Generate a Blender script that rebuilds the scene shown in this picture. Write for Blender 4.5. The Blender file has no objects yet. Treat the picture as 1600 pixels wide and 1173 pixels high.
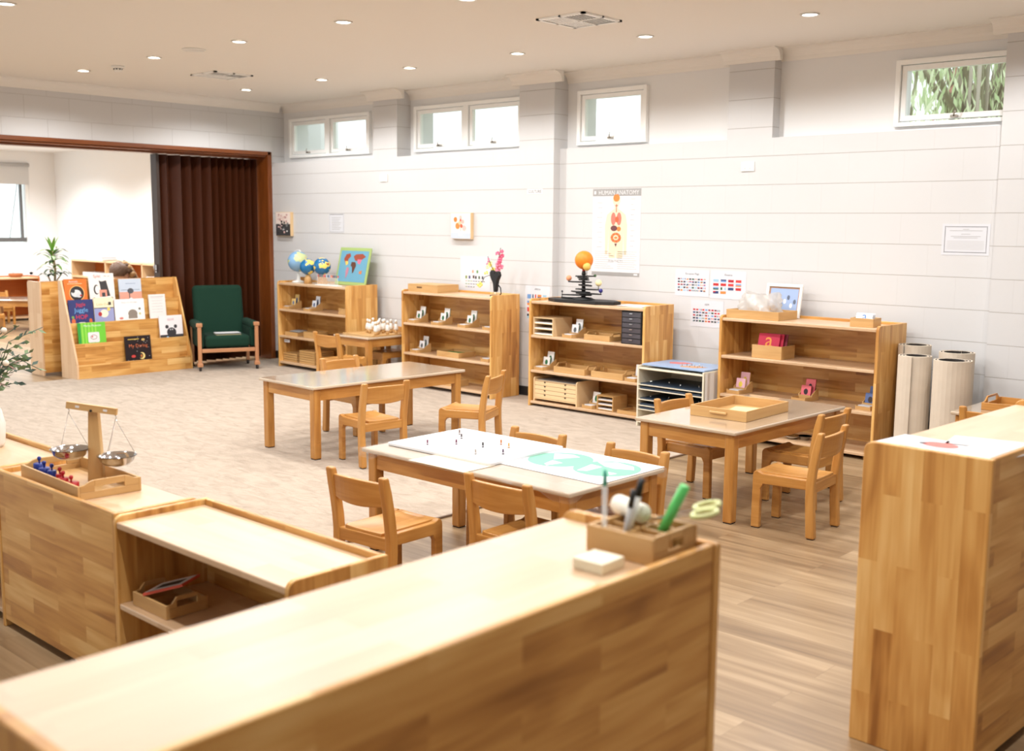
import bpy, math, random
from mathutils import Vector, Matrix
from math import sin, cos, pi, radians
random.seed(7)
C = bpy.context.scene.collection
SC = bpy.context.scene
# ------------------------------------------------------------------ camera
cam_d = bpy.data.cameras.new('camera')
cam = bpy.data.objects.new('camera', cam_d); C.objects.link(cam)
cam_d.sensor_width = 36; cam_d.sensor_fit = 'HORIZONTAL'
cam_d.lens = 1710.55 / 1600 * 36
_r = Vector((0.73339249, 0.67975006, 0.00867754)); _u = Vector((-0.09918426, 0.09436579, 0.99058446)); _f = Vector((-0.67253099, 0.72734789, -0.13662767))
cam.matrix_world = Matrix(((_r.x, _u.x, -_f.x, 0), (_r.y, _u.y, -_f.y, 0), (_r.z, _u.z, -_f.z, 1.58), (0, 0, 0, 1)))
cam_d.clip_start = 0.05; cam_d.clip_end = 200
cam_d.dof.use_dof = True; cam_d.dof.focus_distance = 6.0; cam_d.dof.aperture_fstop = 2.8
SC.camera = cam
# ------------------------------------------------------------------ world, exposure
W = bpy.data.worlds.new('sky'); SC.world = W; W.use_nodes = True
bg = W.node_tree.nodes['Background']; bg.inputs[0].default_value = (0.90, 0.96, 1.0, 1); bg.inputs[1].default_value = 1.35
SC.view_settings.view_transform = 'Standard'; SC.view_settings.look = 'None'
SC.view_settings.gamma = 1; SC.view_settings.use_curve_mapping = False
SC.view_settings.exposure = 0.5
# ------------------------------------------------------------------ colours / materials
def s2l(c): return c / 12.92 if c <= 0.04045 else ((c + 0.055) / 1.055) ** 2.4
def rgb(r, g, b): return (s2l(r / 255), s2l(g / 255), s2l(b / 255), 1)
MATS = {}
def newmat(name):
    m = bpy.data.materials.new(name); m.use_nodes = True
    return m, m.node_tree.nodes, m.node_tree.links, m.node_tree.nodes['Principled BSDF']
def plain(name, col, rough=0.5, metal=0.0, noise=0.0, nscale=30, bump=0.0, emit=0, coat=0, sheen=0):
    if name in MATS: return MATS[name]
    m, N, L, P = newmat(name)
    c = rgb(*col)
    P.inputs['Base Color'].default_value = c; P.inputs['Roughness'].default_value = rough; P.inputs['Metallic'].default_value = metal
    if coat: P.inputs['Coat Weight'].default_value = coat; P.inputs['Coat Roughness'].default_value = 0.08
    if sheen: P.inputs['Sheen Weight'].default_value = sheen
    if noise or bump:
        t = N.new('ShaderNodeTexNoise'); t.inputs['Scale'].default_value = nscale; t.inputs['Detail'].default_value = 4
        tc = N.new('ShaderNodeTexCoord'); L.new(tc.outputs['Object'], t.inputs['Vector'])
        if noise:
            mx = N.new('ShaderNodeMix'); mx.data_type = 'RGBA'
            mx.inputs[6].default_value = tuple(x * (1 - noise) for x in c[:3]) + (1,)
            mx.inputs[7].default_value = tuple(min(1, x * (1 + noise)) for x in c[:3]) + (1,)
            L.new(t.outputs['Fac'], mx.inputs[0]); L.new(mx.outputs[2], P.inputs['Base Color'])
        if bump:
            b = N.new('ShaderNodeBump'); b.inputs['Strength'].default_value = bump; b.inputs['Distance'].default_value = 0.01
            L.new(t.outputs['Fac'], b.inputs['Height']); L.new(b.outputs[0], P.inputs['Normal'])
    if emit:
        P.inputs['Emission Color'].default_value = c; P.inputs['Emission Strength'].default_value = emit
    MATS[name] = m; return m
def wood(name, tones, plank=None, rough=0.35, grain=0.35, gs=(3.0, 70.0), coat=0.0, joint=0.0, coatr=0.12):
    """UV = metres along / across the grain."""
    m, N, L, P = newmat(name)
    uv = N.new('ShaderNodeUVMap')
    mp = N.new('ShaderNodeVectorMath'); mp.operation = 'MULTIPLY'; mp.inputs[1].default_value = (gs[0], gs[1], 1)
    ramp = N.new('ShaderNodeValToRGB'); cr = ramp.color_ramp
    cr.elements[0].color = rgb(*tones[0]); cr.elements[1].color = rgb(*tones[-1]); cr.elements[0].position = 0; cr.elements[1].position = 1
    for i, t in enumerate(tones[1:-1]):
        e = cr.elements.new((i + 1) / (len(tones) - 1)); e.color = rgb(*t)
    src = uv.outputs[0]
    if plank:
        br = N.new('ShaderNodeTexBrick'); br.offset = 0.5; br.offset_frequency = 2; br.squash = 1
        br.inputs['Color1'].default_value = (0, 0, 0, 1); br.inputs['Color2'].default_value = (1, 1, 1, 1); br.inputs['Mortar'].default_value = (0.5, 0.5, 0.5, 1)
        br.inputs['Scale'].default_value = 1; br.inputs['Mortar Size'].default_value = 0.0006 if joint else 0.0
        br.inputs['Brick Width'].default_value = plank[0]; br.inputs['Row Height'].default_value = plank[1]
        L.new(src, br.inputs['Vector'])
        sep = N.new('ShaderNodeSeparateColor'); L.new(br.outputs['Color'], sep.inputs[0])
        add = N.new('ShaderNodeVectorMath'); add.operation = 'ADD'
        k = N.new('ShaderNodeCombineXYZ'); mu = N.new('ShaderNodeMath'); mu.operation = 'MULTIPLY'; mu.inputs[1].default_value = 37.0
        L.new(sep.outputs[0], mu.inputs[0]); L.new(mu.outputs[0], k.inputs[0]); L.new(mu.outputs[0], k.inputs[1]); L.new(mu.outputs[0], k.inputs[2])
        L.new(src, add.inputs[0]); L.new(k.outputs[0], add.inputs[1]); L.new(add.outputs[0], mp.inputs[0])
    else:
        L.new(src, mp.inputs[0])
    n1 = N.new('ShaderNodeTexNoise'); n1.inputs['Scale'].default_value = 1; n1.inputs['Detail'].default_value = 3; n1.inputs['Distortion'].default_value = 0.6
    L.new(mp.outputs[0], n1.inputs['Vector'])
    sc2 = N.new('ShaderNodeVectorMath'); sc2.operation = 'MULTIPLY'; sc2.inputs[1].default_value = (0.6, 0.16, 1)
    L.new(mp.outputs[0], sc2.inputs[0])
    n2 = N.new('ShaderNodeTexNoise'); n2.inputs['Scale'].default_value = 1; n2.inputs['Detail'].default_value = 2; n2.inputs['Distortion'].default_value = 1.5
    L.new(sc2.outputs[0], n2.inputs['Vector'])
    def math(op, a, b):
        x = N.new('ShaderNodeMath'); x.operation = op
        for i, v in enumerate((a, b)):
            if isinstance(v, (int, float)): x.inputs[i].default_value = v
            else: L.new(v, x.inputs[i])
        return x.outputs[0]
    g = math('ADD', math('MULTIPLY', math('SUBTRACT', n1.outputs['Fac'], 0.5), grain), math('MULTIPLY', math('SUBTRACT', n2.outputs['Fac'], 0.5), grain * 2.0))
    base = math('MULTIPLY_ADD', sep.outputs[0], 0.72) if False else (math('ADD', math('MULTIPLY', sep.outputs[0], 0.50), 0.29) if plank else 0.5)
    L.new(math('ADD', g, base), ramp.inputs[0])
    out = ramp.outputs[0]
    if plank and joint:
        mx = N.new('ShaderNodeMix'); mx.data_type = 'RGBA'; mx.inputs[7].default_value = rgb(*[int(t * .6) for t in tones[0]])
        L.new(math('MULTIPLY', br.outputs['Fac'], joint), mx.inputs[0]); L.new(out, mx.inputs[6]); out = mx.outputs[2]
    L.new(out, P.inputs['Base Color'])
    P.inputs['Roughness'].default_value = rough
    if coat: P.inputs['Coat Weight'].default_value = coat; P.inputs['Coat Roughness'].default_value = coatr
    MATS[name] = m; return m
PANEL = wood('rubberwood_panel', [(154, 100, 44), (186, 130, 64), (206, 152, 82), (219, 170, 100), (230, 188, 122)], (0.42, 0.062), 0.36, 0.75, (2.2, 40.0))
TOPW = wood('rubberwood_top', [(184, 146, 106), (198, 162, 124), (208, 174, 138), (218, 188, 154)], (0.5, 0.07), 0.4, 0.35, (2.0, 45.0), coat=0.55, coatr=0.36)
BEECH = wood('beech', [(158, 104, 46), (178, 122, 58), (192, 138, 72), (204, 152, 86)], None, 0.34, 0.7, (3.0, 60.0))
PALE = wood('pale_wood', [(178, 134, 80), (196, 154, 98), (210, 172, 118)], None, 0.45, 0.5, (3.0, 60.0))
TTOP = wood('table_laminate', [(176, 154, 128), (192, 172, 148), (206, 188, 166)], (0.6, 0.09), 0.14, 0.3, (2.5, 50.0), coat=1.0)
BIRCH = wood('birch_ply', [(222, 188, 140), (232, 202, 158)], None, 0.5, 0.4)
WALNUT = wood('door_frame_wood', [(96, 48, 16), (122, 64, 24), (142, 80, 34)], None, 0.35, 0.5)
VINYL = wood('vinyl_plank', [(120, 96, 70), (144, 118, 88), (162, 136, 104), (178, 152, 120)], (1.2, 0.155), 0.34, 0.9, (1.2, 34.0), joint=0.5)
WHITE = plain('white_paint', (228, 227, 226), 0.55)
CEIL = plain('ceiling_paint', (234, 229, 222), 0.9)
FARWHITE = plain('far_room_paint', (242, 241, 240), 0.8)
FRAMEW = plain('window_white', (248, 248, 246), 0.35)
PLASTW = plain('white_plastic', (232, 230, 226), 0.35)
PAPER = plain('paper', (222, 222, 224), 0.6)
BLACK = plain('black_plastic', (16, 15, 16), 0.5)
LOUVRE_SHADE = plain('louvre_shade', (12, 12, 12), 1.0); LOUVRE_SHADE.node_tree.nodes['Principled BSDF'].inputs['Specular IOR Level'].default_value = 0  # matte black standing in for shade behind the vent louvres
DARKR = plain('dark_rubber', (40, 34, 32), 0.7)
STEEL = plain('stainless_steel', (205, 205, 208), 0.12, 1.0)
CHROME = plain('brass_chrome', (180, 176, 168), 0.25, 1.0)
GREYT = plain('grey_print', (150, 148, 146), 0.7)
LGREY = plain('light_grey_print', (186, 184, 182), 0.7)
INK = plain('ink', (60, 58, 60), 0.7)
def col(r, g, b, rough=0.55): return plain('colour_%d_%d_%d' % (r, g, b), (r, g, b), rough)
def wallmat(name, axis, off):
    m, N, L, P = newmat(name)
    tc = N.new('ShaderNodeTexCoord'); sp = N.new('ShaderNodeSeparateXYZ'); cb = N.new('ShaderNodeCombineXYZ')
    L.new(tc.outputs['Object'], sp.inputs[0]); L.new(sp.outputs[axis], cb.inputs[0])
    def mt(op, a, b, c=None):
        x = N.new('ShaderNodeMath'); x.operation = op
        for i, v in enumerate((a, b, c)):
            if v is None: continue
            if isinstance(v, (int, float)): x.inputs[i].default_value = v
            else: L.new(v, x.inputs[i])
        return x.outputs[0]
    zz = mt('ADD', sp.outputs[2], off); L.new(zz, cb.inputs[1])
    hl = mt('GREATER_THAN', mt('ABSOLUTE', mt('SUBTRACT', mt('FRACT', mt('DIVIDE', zz, 0.2165), 0), 0.5), 0), 0.489)
    br = N.new('ShaderNodeTexBrick'); br.offset = 0.5
    br.inputs['Scale'].default_value = 1; br.inputs['Mortar Size'].default_value = 0.003; br.inputs['Mortar Smooth'].default_value = 0.5
    br.inputs['Brick Width'].default_value = 0.41 if axis == 0 else 0.444; br.inputs['Row Height'].default_value = 0.2165
    L.new(cb.outputs[0], br.inputs['Vector'])
    n = N.new('ShaderNodeTexNoise'); n.inputs['Scale'].default_value = 60; n.inputs['Detail'].default_value = 5; L.new(tc.outputs['Object'], n.inputs['Vector'])
    w = (0.9, 0.10) if axis == 0 else (0.12, 0.5)
    hh = mt('MULTIPLY_ADD', hl, -w[0], mt('MULTIPLY_ADD', br.outputs['Fac'], -w[1], mt('MULTIPLY', n.outputs['Fac'], 0.10)))
    b = N.new('ShaderNodeBump'); b.inputs['Strength'].default_value = 0.7; b.inputs['Distance'].default_value = 0.005
    L.new(hh, b.inputs['Height']); L.new(b.outputs[0], P.inputs['Normal'])
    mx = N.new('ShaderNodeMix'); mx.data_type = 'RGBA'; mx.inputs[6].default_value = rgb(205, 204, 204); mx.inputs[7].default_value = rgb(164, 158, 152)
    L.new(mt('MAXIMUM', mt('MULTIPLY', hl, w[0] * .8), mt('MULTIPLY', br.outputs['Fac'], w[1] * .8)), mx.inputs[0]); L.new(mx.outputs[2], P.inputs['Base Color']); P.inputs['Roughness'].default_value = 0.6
    return m
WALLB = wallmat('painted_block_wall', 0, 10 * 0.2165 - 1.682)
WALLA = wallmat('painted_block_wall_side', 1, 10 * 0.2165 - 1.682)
def carpetmat():
    m, N, L, P = newmat('carpet_pile')
    tc = N.new('ShaderNodeTexCoord')
    n1 = N.new('ShaderNodeTexNoise'); n1.inputs['Scale'].default_value = 6.5; n1.inputs['Detail'].default_value = 6; n1.inputs['Roughness'].default_value = 0.65; n1.inputs['Distortion'].default_value = 0.8
    mp = N.new('ShaderNodeMapping'); mp.inputs['Scale'].default_value = (1, 2.6, 1); mp.inputs['Rotation'].default_value = (0, 0, 0.72)
    L.new(tc.outputs['Object'], mp.inputs[0]); L.new(mp.outputs[0], n1.inputs['Vector'])
    r = N.new('ShaderNodeValToRGB'); r.color_ramp.elements[0].position = 0.28; r.color_ramp.elements[0].color = rgb(160, 142, 124); r.color_ramp.elements[1].position = 0.6; r.color_ramp.elements[1].color = rgb(188, 171, 153)
    L.new(n1.outputs['Fac'], r.inputs[0]); L.new(r.outputs[0], P.inputs['Base Color'])
    n2 = N.new('ShaderNodeTexNoise'); n2.inputs['Scale'].default_value = 180; n2.inputs['Detail'].default_value = 3; L.new(tc.outputs['Object'], n2.inputs['Vector'])
    b = N.new('ShaderNodeBump'); b.inputs['Strength'].default_value = 0.6; b.inputs['Distance'].default_value = 0.01
    L.new(n2.outputs['Fac'], b.inputs['Height']); L.new(b.outputs[0], P.inputs['Normal'])
    P.inputs['Roughness'].default_value = 0.95; P.inputs['Sheen Weight'].default_value = 0.15
    return m
CARPET = carpetmat()
def clearmat(name, colr=(1, 1, 1, 1), glossy=0.12, white=0.0, rough=0.05):
    m = bpy.data.materials.new(name); m.use_nodes = True; N = m.node_tree.nodes; L = m.node_tree.links; N.clear()
    o = N.new('ShaderNodeOutputMaterial'); t = N.new('ShaderNodeBsdfTransparent'); t.inputs[0].default_value = colr
    g = N.new('ShaderNodeBsdfGlossy'); g.inputs['Roughness'].default_value = rough
    mx = N.new('ShaderNodeMixShader'); mx.inputs[0].default_value = glossy; L.new(t.outputs[0], mx.inputs[1]); L.new(g.outputs[0], mx.inputs[2])
    out = mx.outputs[0]
    if white:
        d = N.new('ShaderNodeBsdfTranslucent'); d.inputs[0].default_value = (.95, .95, .95, 1); m2 = N.new('ShaderNodeMixShader'); m2.inputs[0].default_value = white
        d2 = N.new('ShaderNodeBsdfDiffuse'); d2.inputs[0].default_value = (.93, .93, .93, 1); m3 = N.new('ShaderNodeMixShader'); m3.inputs[0].default_value = .5
        L.new(d.outputs[0], m3.inputs[1]); L.new(d2.outputs[0], m3.inputs[2])
        L.new(out, m2.inputs[1]); L.new(m3.outputs[0], m2.inputs[2]); out = m2.outputs[0]
    L.new(out, o.inputs[0]); return m
GLASS = clearmat('window_glass', (0.97, 0.99, 0.98, 1), 0.06)
FROST = clearmat('diffusing_window_film', (1, 1, 1, 1), 0.04, 0.55)
FILM = clearmat('clear_plastic_film', (1, 1, 1, 1), 0.10, 0.05, 0.10)
BAG = clearmat('cloudy_plastic_bag', (.86, .83, .78, 1), 0.12, 0.45, 0.25)
# ------------------------------------------------------------------ mesh builder
I4 = Matrix.Identity(4)
def T(x=0, y=0, z=0): return Matrix.Translation((x, y, z))
def RZ(a): return Matrix.Rotation(a, 4, 'Z')
def RX(a): return Matrix.Rotation(a, 4, 'X')
def RY(a): return Matrix.Rotation(a, 4, 'Y')
class MB:
    def __init__(s): s.v = []; s.f = []; s.uv = []; s.mi = []; s.mats = []; s.sm = []
    def m(s, mat):
        if mat not in s.mats: s.mats.append(mat)
        return s.mats.index(mat)
    def poly(s, vs, faces, mat, g=0, M=None, smooth=False):
        """vs in local metres; box-projected UVs with grain axis g."""
        o = len(s.v); i = s.m(mat); r = random.uniform(0, 9), random.uniform(0, 9)
        for p in vs: s.v.append(tuple(M @ Vector(p)) if M is not None else tuple(p))
        a1, a2 = [k for k in (0, 1, 2) if k != g]
        for f in faces:
            P = [Vector(vs[k]) for k in f]
            n = Vector((0, 0, 0))
            for k in range(len(P)):
                a, b = P[k], P[(k + 1) % len(P)]
                n += Vector(((a.y - b.y) * (a.z + b.z), (a.z - b.z) * (a.x + b.x), (a.x - b.x) * (a.y + b.y)))
            ax = max(range(3), key=lambda k: abs(n[k]))
            if ax == g: uu, vv = a1, a2
            else: uu = g; vv = a1 if ax == a2 else a2
            s.f.append([k + o for k in f]); s.mi.append(i); s.sm.append(smooth)
            s.uv.append([(p[uu] + r[0], p[vv] + r[1]) for p in P])
        return s
    def box(s, x0, x1, y0, y1, z0, z1, mat, g=0, M=None):
        v = [(x0, y0, z0), (x1, y0, z0), (x1, y1, z0), (x0, y1, z0), (x0, y0, z1), (x1, y0, z1), (x1, y1, z1), (x0, y1, z1)]
        return s.poly(v, [(0, 3, 2, 1), (4, 5, 6, 7), (0, 1, 5, 4), (1, 2, 6, 5), (2, 3, 7, 6), (3, 0, 4, 7)], mat, g, M)
    def prism(s, pts, ax, a0, a1, mat, g=0, M=None, smooth=False):
        """extrude 2D polygon pts along axis ax. pts in the two other axes in order."""
        n = len(pts)
        def mk(p, a):
            return (a, p[0], p[1]) if ax == 0 else ((p[0], a, p[1]) if ax == 1 else (p[0], p[1], a))
        v = [mk(p, a0) for p in pts] + [mk(p, a1) for p in pts]
        area = sum(pts[i][0] * pts[(i + 1) % n][1] - pts[(i + 1) % n][0] * pts[i][1] for i in range(n))
        flip = (area < 0) != (ax == 1)
        lo = list(range(n)); hi = [k + n for k in range(n)]
        fs = [lo[::-1] if not flip else lo, hi if not flip else hi[::-1]]
        for k in range(n):
            j = (k + 1) % n
            q = (k, j, j + n, k + n)
            fs.append(q if not flip else q[::-1])
        return s.poly(v, fs, mat, g, M, False)
    def lathe(s, prof, mat, seg=20, M=None, smooth=True, cap=True):
        v = []; f = []
        for r, z in prof:
            for k in range(seg): v.append((r * cos(2 * pi * k / seg), r * sin(2 * pi * k / seg), z))
        for i in range(len(prof) - 1):
            for k in range(seg):
                j = (k + 1) % seg
                f.append((i * seg + k, i * seg + j, (i + 1) * seg + j, (i + 1) * seg + k))
        if cap:
            if prof[0][0] > 1e-5: f.append(tuple(range(seg))[::-1])
            if prof[-1][0] > 1e-5: f.append(tuple((len(prof) - 1) * seg + k for k in range(seg)))
        return s.poly(v, f, mat, 2, M, smooth)
    def ball(s, r, mat, M=None, seg=20, rings=12, sz=1.0):
        return s.lathe([(max(r * sin(pi * k / rings), 1e-4), -r * cos(pi * k / rings) * sz) for k in range(rings + 1)], mat, seg, M)
    def tube(s, pts, r, mat, seg=8, M=None, cap=True):
        P = [Vector(p) for p in pts]; n = len(P); v = []; f = []
        rs = r if isinstance(r, (list, tuple)) else [r] * n
        up = Vector((0, 0, 1))
        for i in range(n):
            t = (P[min(i + 1, n - 1)] - P[max(i - 1, 0)]).normalized()
            if abs(t.dot(up)) > 0.98: up = Vector((1, 0, 0))
            a = t.cross(up).normalized(); b = a.cross(t).normalized()
            for k in range(seg):
                w = 2 * pi * k / seg; v.append(tuple(P[i] + a * rs[i] * cos(w) + b * rs[i] * sin(w)))
            up = b
        for i in range(n - 1):
            for k in range(seg):
                j = (k + 1) % seg; f.append((i * seg + k, i * seg + j, (i + 1) * seg + j, (i + 1) * seg + k))
        if cap: f.append(tuple(range(seg))[::-1]); f.append(tuple((n - 1) * seg + k for k in range(seg)))
        return s.poly(v, f, mat, 2, M, True)
    def flat(s, pts, mat, z=0.0, M=None):
        return s.poly([(p[0], p[1], z) for p in pts], [tuple(range(len(pts)))], mat, 0, M)
    def rect(s, x0, y0, x1, y1, mat, z=0.0, M=None): return s.flat([(x0, y0), (x1, y0), (x1, y1), (x0, y1)], mat, z, M)
    def disc(s, x, y, rx, ry, mat, z=0.0, M=None, n=24): return s.flat([(x + rx * cos(2 * pi * k / n), y + ry * sin(2 * pi * k / n)) for k in range(n)], mat, z, M)
    def text(s, t, size, x, y, mat, z=0.0, M=None, align='CENTER', fit=None):
        vs, fs, w = textgeo(t)
        k = size
        if fit and w * k > fit: kx = fit / w
        else: kx = k
        ox = x - (w * kx / 2 if align == 'CENTER' else 0)
        return s.poly([(p[0] * kx + ox, p[1] * k + y, z) for p in vs], fs, mat, 0, M)
    def build(s, name, parent=None, bevel=0.0, loc=None, rz=None, kind=None, seg=2, subsurf=0):
        me = bpy.data.meshes.new(name); me.from_pydata(s.v, [], s.f)
        for mt in s.mats: me.materials.append(mt)
        uvl = me.uv_layers.new(name='UVMap')
        li = 0; flatuv = []
        for u in s.uv:
            for q in u: flatuv += [q[0], q[1]]
        uvl.data.foreach_set('uv', flatuv)
        me.polygons.foreach_set('material_index', s.mi); me.polygons.foreach_set('use_smooth', s.sm)
        me.update()
        o = bpy.data.objects.new(name, me); C.objects.link(o)
        if parent: o.parent = parent
        if loc: o.location = loc
        if rz is not None: o.rotation_euler = (0, 0, rz)
        if bevel:
            b = o.modifiers.new('bevel', 'BEVEL'); b.width = bevel; b.segments = seg; b.limit_method = 'ANGLE'; b.angle_limit = radians(40)
        if kind: o['kind'] = kind
        return o
_tx = {}
def textgeo(t):
    if t in _tx: return _tx[t]
    cu = bpy.data.curves.new('lettering', 'FONT'); cu.body = t; cu.size = 1; cu.resolution_u = 2
    o = bpy.data.objects.new('lettering', cu); C.objects.link(o)
    dg = bpy.context.evaluated_depsgraph_get(); dg.update()
    me = o.evaluated_get(dg).to_mesh()
    vs = [tuple(v.co) for v in me.vertices]; fs = [tuple(p.vertices) for p in me.polygons]
    w = max([v[0] for v in vs] or [0.1])
    o.evaluated_get(dg).to_mesh_clear(); bpy.data.objects.remove(o); bpy.data.curves.remove(cu)
    _tx[t] = (vs, fs, w); return _tx[t]
def tag(o, label, cat, group=None):
    o['label'] = label; o['category'] = cat
    if group: o['group'] = group
    return o
def thing(name, label, cat, loc=(0, 0, 0), rz=0.0, group=None):
    o = bpy.data.objects.new(name, None); C.objects.link(o); o.location = loc; o.rotation_euler = (0, 0, rz); o.empty_display_size = 0.1
    return tag(o, label, cat, group)
def copy_tree(o, loc, rz, label, group=None):
    c = o.copy(); C.objects.link(c); c.location = loc; c.rotation_euler = (0, 0, rz); c['label'] = label
    if group: c['group'] = group
    for ch in list(o.children):
        d = ch.copy(); C.objects.link(d); d.parent = c
        for g in list(ch.children):
            e = g.copy(); C.objects.link(e); e.parent = d
    return c
def rounded(x0, x1, z0, z1, r, corners='abcd', n=5):
    """2D polygon; a=(x0,z0) b=(x1,z0) c=(x1,z1) d=(x0,z1) rounded."""
    out = []
    for nm, cx, cz, sx, sz, st in (('a', x0, z0, 1, 1, pi), ('b', x1, z0, -1, 1, 1.5 * pi), ('c', x1, z1, -1, -1, 0), ('d', x0, z1, 1, -1, .5 * pi)):
        if nm in corners:
            for k in range(n + 1):
                a = st + (pi / 2) * k / n; out.append((cx + sx * r + r * cos(a), cz + sz * r + r * sin(a)))
        else: out.append((cx, cz))
    return out
# ================================================================== SETTING
Y0, Y1, Y2 = 7.473, 7.56, 7.66      # wall faces along the window side
XA = -10.67; CZ = 2.91; XE = 2.2; YS = -3.2; XF = -18.0; YF = 8.318; CF = 2.68
m = MB(); m.box(XF - .3, XE, YS, 8.7, -0.12, 0, VINYL, 0); m.build('floor', kind='structure')
m = MB(); m.box(-10.63, -4.20, 1.88, Y0, 0.0005, 0.010, CARPET); m.box(-4.20, -4.185, 1.88, 7.05, 0.0005, 0.011, plain('carpet_edge_strip', (120, 98, 80), .5)); m.build('floor_carpet', kind='structure')
FZ = 0.010
m = MB(); m.box(XA - .2, XE, YS, 8.0, CZ, CZ + .15, CEIL); m.box(XF - .3, XA - .34, 4.75, 8.7, CF, CF + .15, FARWHITE); m.build('ceiling', kind='structure')
m = MB(); m.box(XE, XE + .2, YS, Y0, 0, CZ, WHITE); m.build('wall_right', kind='structure')
m = MB(); m.box(XA, XE, YS - .2, YS, 0, .7, WHITE); m.box(XA, XE, YS - .2, YS, 2.4, CZ, WHITE)
for a, q in ((-10.67, 1.2), (-7.6, 1.6), (-4.2, 1.7), (-.9, 1.5), (1.6, .6)): m.box(a, a + q, YS - .2, YS, .7, 2.4, WHITE)
m.build('wall_front', kind='structure')
# window-side wall: lower band, piers, infill behind niches
def cornice(mb, x0, x1, y, mat):   # concave cove along X
    pr = [(y + .02, CZ - .09), (y - .008, CZ - .09), (y - .012, CZ - .078)] + [(y - .1 + .088 * cos(a), CZ - .078 + .07 * sin(a)) for a in [radians(q) for q in range(0, 91, 15)]] + [(y - .1, CZ), (y + .02, CZ)]
    mb.prism(pr, 0, x0, x1, mat)
m = MB(); SZ = 2.25
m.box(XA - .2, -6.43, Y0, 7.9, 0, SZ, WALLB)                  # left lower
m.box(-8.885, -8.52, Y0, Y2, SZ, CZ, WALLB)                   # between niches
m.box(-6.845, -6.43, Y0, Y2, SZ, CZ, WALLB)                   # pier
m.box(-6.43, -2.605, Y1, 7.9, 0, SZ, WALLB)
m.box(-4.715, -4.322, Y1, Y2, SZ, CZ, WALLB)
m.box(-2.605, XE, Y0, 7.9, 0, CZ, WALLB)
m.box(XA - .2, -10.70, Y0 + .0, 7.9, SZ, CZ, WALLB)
m.build('wall_back', kind='structure')
m = MB()
WINS = [(-10.56, -9.14, 2.31, 2.745), (-8.44, -6.95, 2.298, 2.748), (-6.30, -5.55, 2.276, 2.745), (-3.405, -2.55, 2.285, 2.742)]
xs = [(-10.70, -8.70), (-8.70, -6.60), (-6.60, -4.5), (-4.5, -2.55)]
for (a, b), (w0, w1, z0, z1) in zip(xs, WINS):
    m.box(a, w0, Y2, 7.9, SZ, CZ, WHITE); m.box(w1, b, Y2, 7.9, SZ, CZ, WHITE)
    m.box(w0, w1, Y2, 7.9, SZ, z0, WHITE); m.box(w0, w1, Y2, 7.9, z1, CZ, WHITE)
m.build('wall_back_infill', kind='structure')
m = MB()
cornice(m, -10.72, -8.885, Y2, CEIL); cornice(m, -8.52, -6.845, Y2, CEIL); cornice(m, -6.43, -4.715, Y2, CEIL); cornice(m, -4.322, -2.605, Y2, CEIL)
cornice(m, -8.885 - .09, -8.52 + .09, Y0, CEIL); cornice(m, -6.845 - .09, -6.43 + .09, Y0, CEIL); cornice(m, -4.715 - .05, -4.322 + .05, Y1, CEIL); cornice(m, -2.605 - .09, XE, Y0, CEIL)
m.build('trim_1', kind='structure')
m = MB(); BB = plain('dark_baseboard', (38, 36, 36), .5)
m.box(XA, -6.43, Y0 - .012, Y0, 0, .095, BB); m.box(-6.43, -2.605, Y1 - .012, Y1, 0, .095, BB); m.box(-2.605, XE, Y0 - .012, Y0, 0, .095, BB)
m.build('baseboard_back', kind='structure')
# windows
def window(i, x0, x1, z0, z1, sashes, pane, yb=Y2):
    m = MB(); t = .035; ya, yc = yb - .035, yb + .05
    m.box(x0, x0 + t, ya, yc, z0, z1, FRAMEW); m.box(x1 - t, x1, ya, yc, z0, z1, FRAMEW)
    m.box(x0 + t, x1 - t, ya, yc, z1 - t, z1, FRAMEW); m.box(x0 + t, x1 - t, ya, yc, z0, z0 + t * .8, FRAMEW)
    cw = (x1 - x0) / sashes
    for k in range(1, sashes): m.box(x0 + k * cw - .03, x0 + k * cw + .03, ya, yc, z0 + t * .8, z1 - t, FRAMEW)
    w = m.build('window_%d' % i, bevel=.003, kind='structure')
    for k in range(sashes):
        a = x0 + k * cw + t + .004; b = x0 + (k + 1) * cw - t - .004; c = z0 + t + .004; d = z1 - t - .004; s = .036
        m = MB()
        m.box(a, a + s, ya + .02, yc - .02, c, d, FRAMEW); m.box(b - s, b, ya + .02, yc - .02, c, d, FRAMEW)
        m.box(a + s, b - s, ya + .02, yc - .02, d - s, d, FRAMEW); m.box(a + s, b - s, ya + .02, yc - .02, c, c + s, FRAMEW)
        so = m.build('sash', w, bevel=.002)
        m = MB(); m.box(a + s, b - s, yb + .005, yb + .009, c + s, d - s, pane); m.build('pane', so)
        m = MB(); xm = (a + b) / 2
        m.box(xm - .022, xm + .022, ya - .012, ya + .02, c + .004, c + .02, CHROME); m.tube([(xm, ya - .01, c + .015), (xm + .012, ya - .03, c + .03), (xm + .02, ya - .03, c + .055)], .005, CHROME, 6)
        m.build('latch', so)
    return w
window(1, *WINS[0], 2, GLASS); window(2, *WINS[1], 2, GLASS); window(3, *WINS[2], 1, GLASS); window(4, *WINS[3], 1, GLASS)
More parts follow.
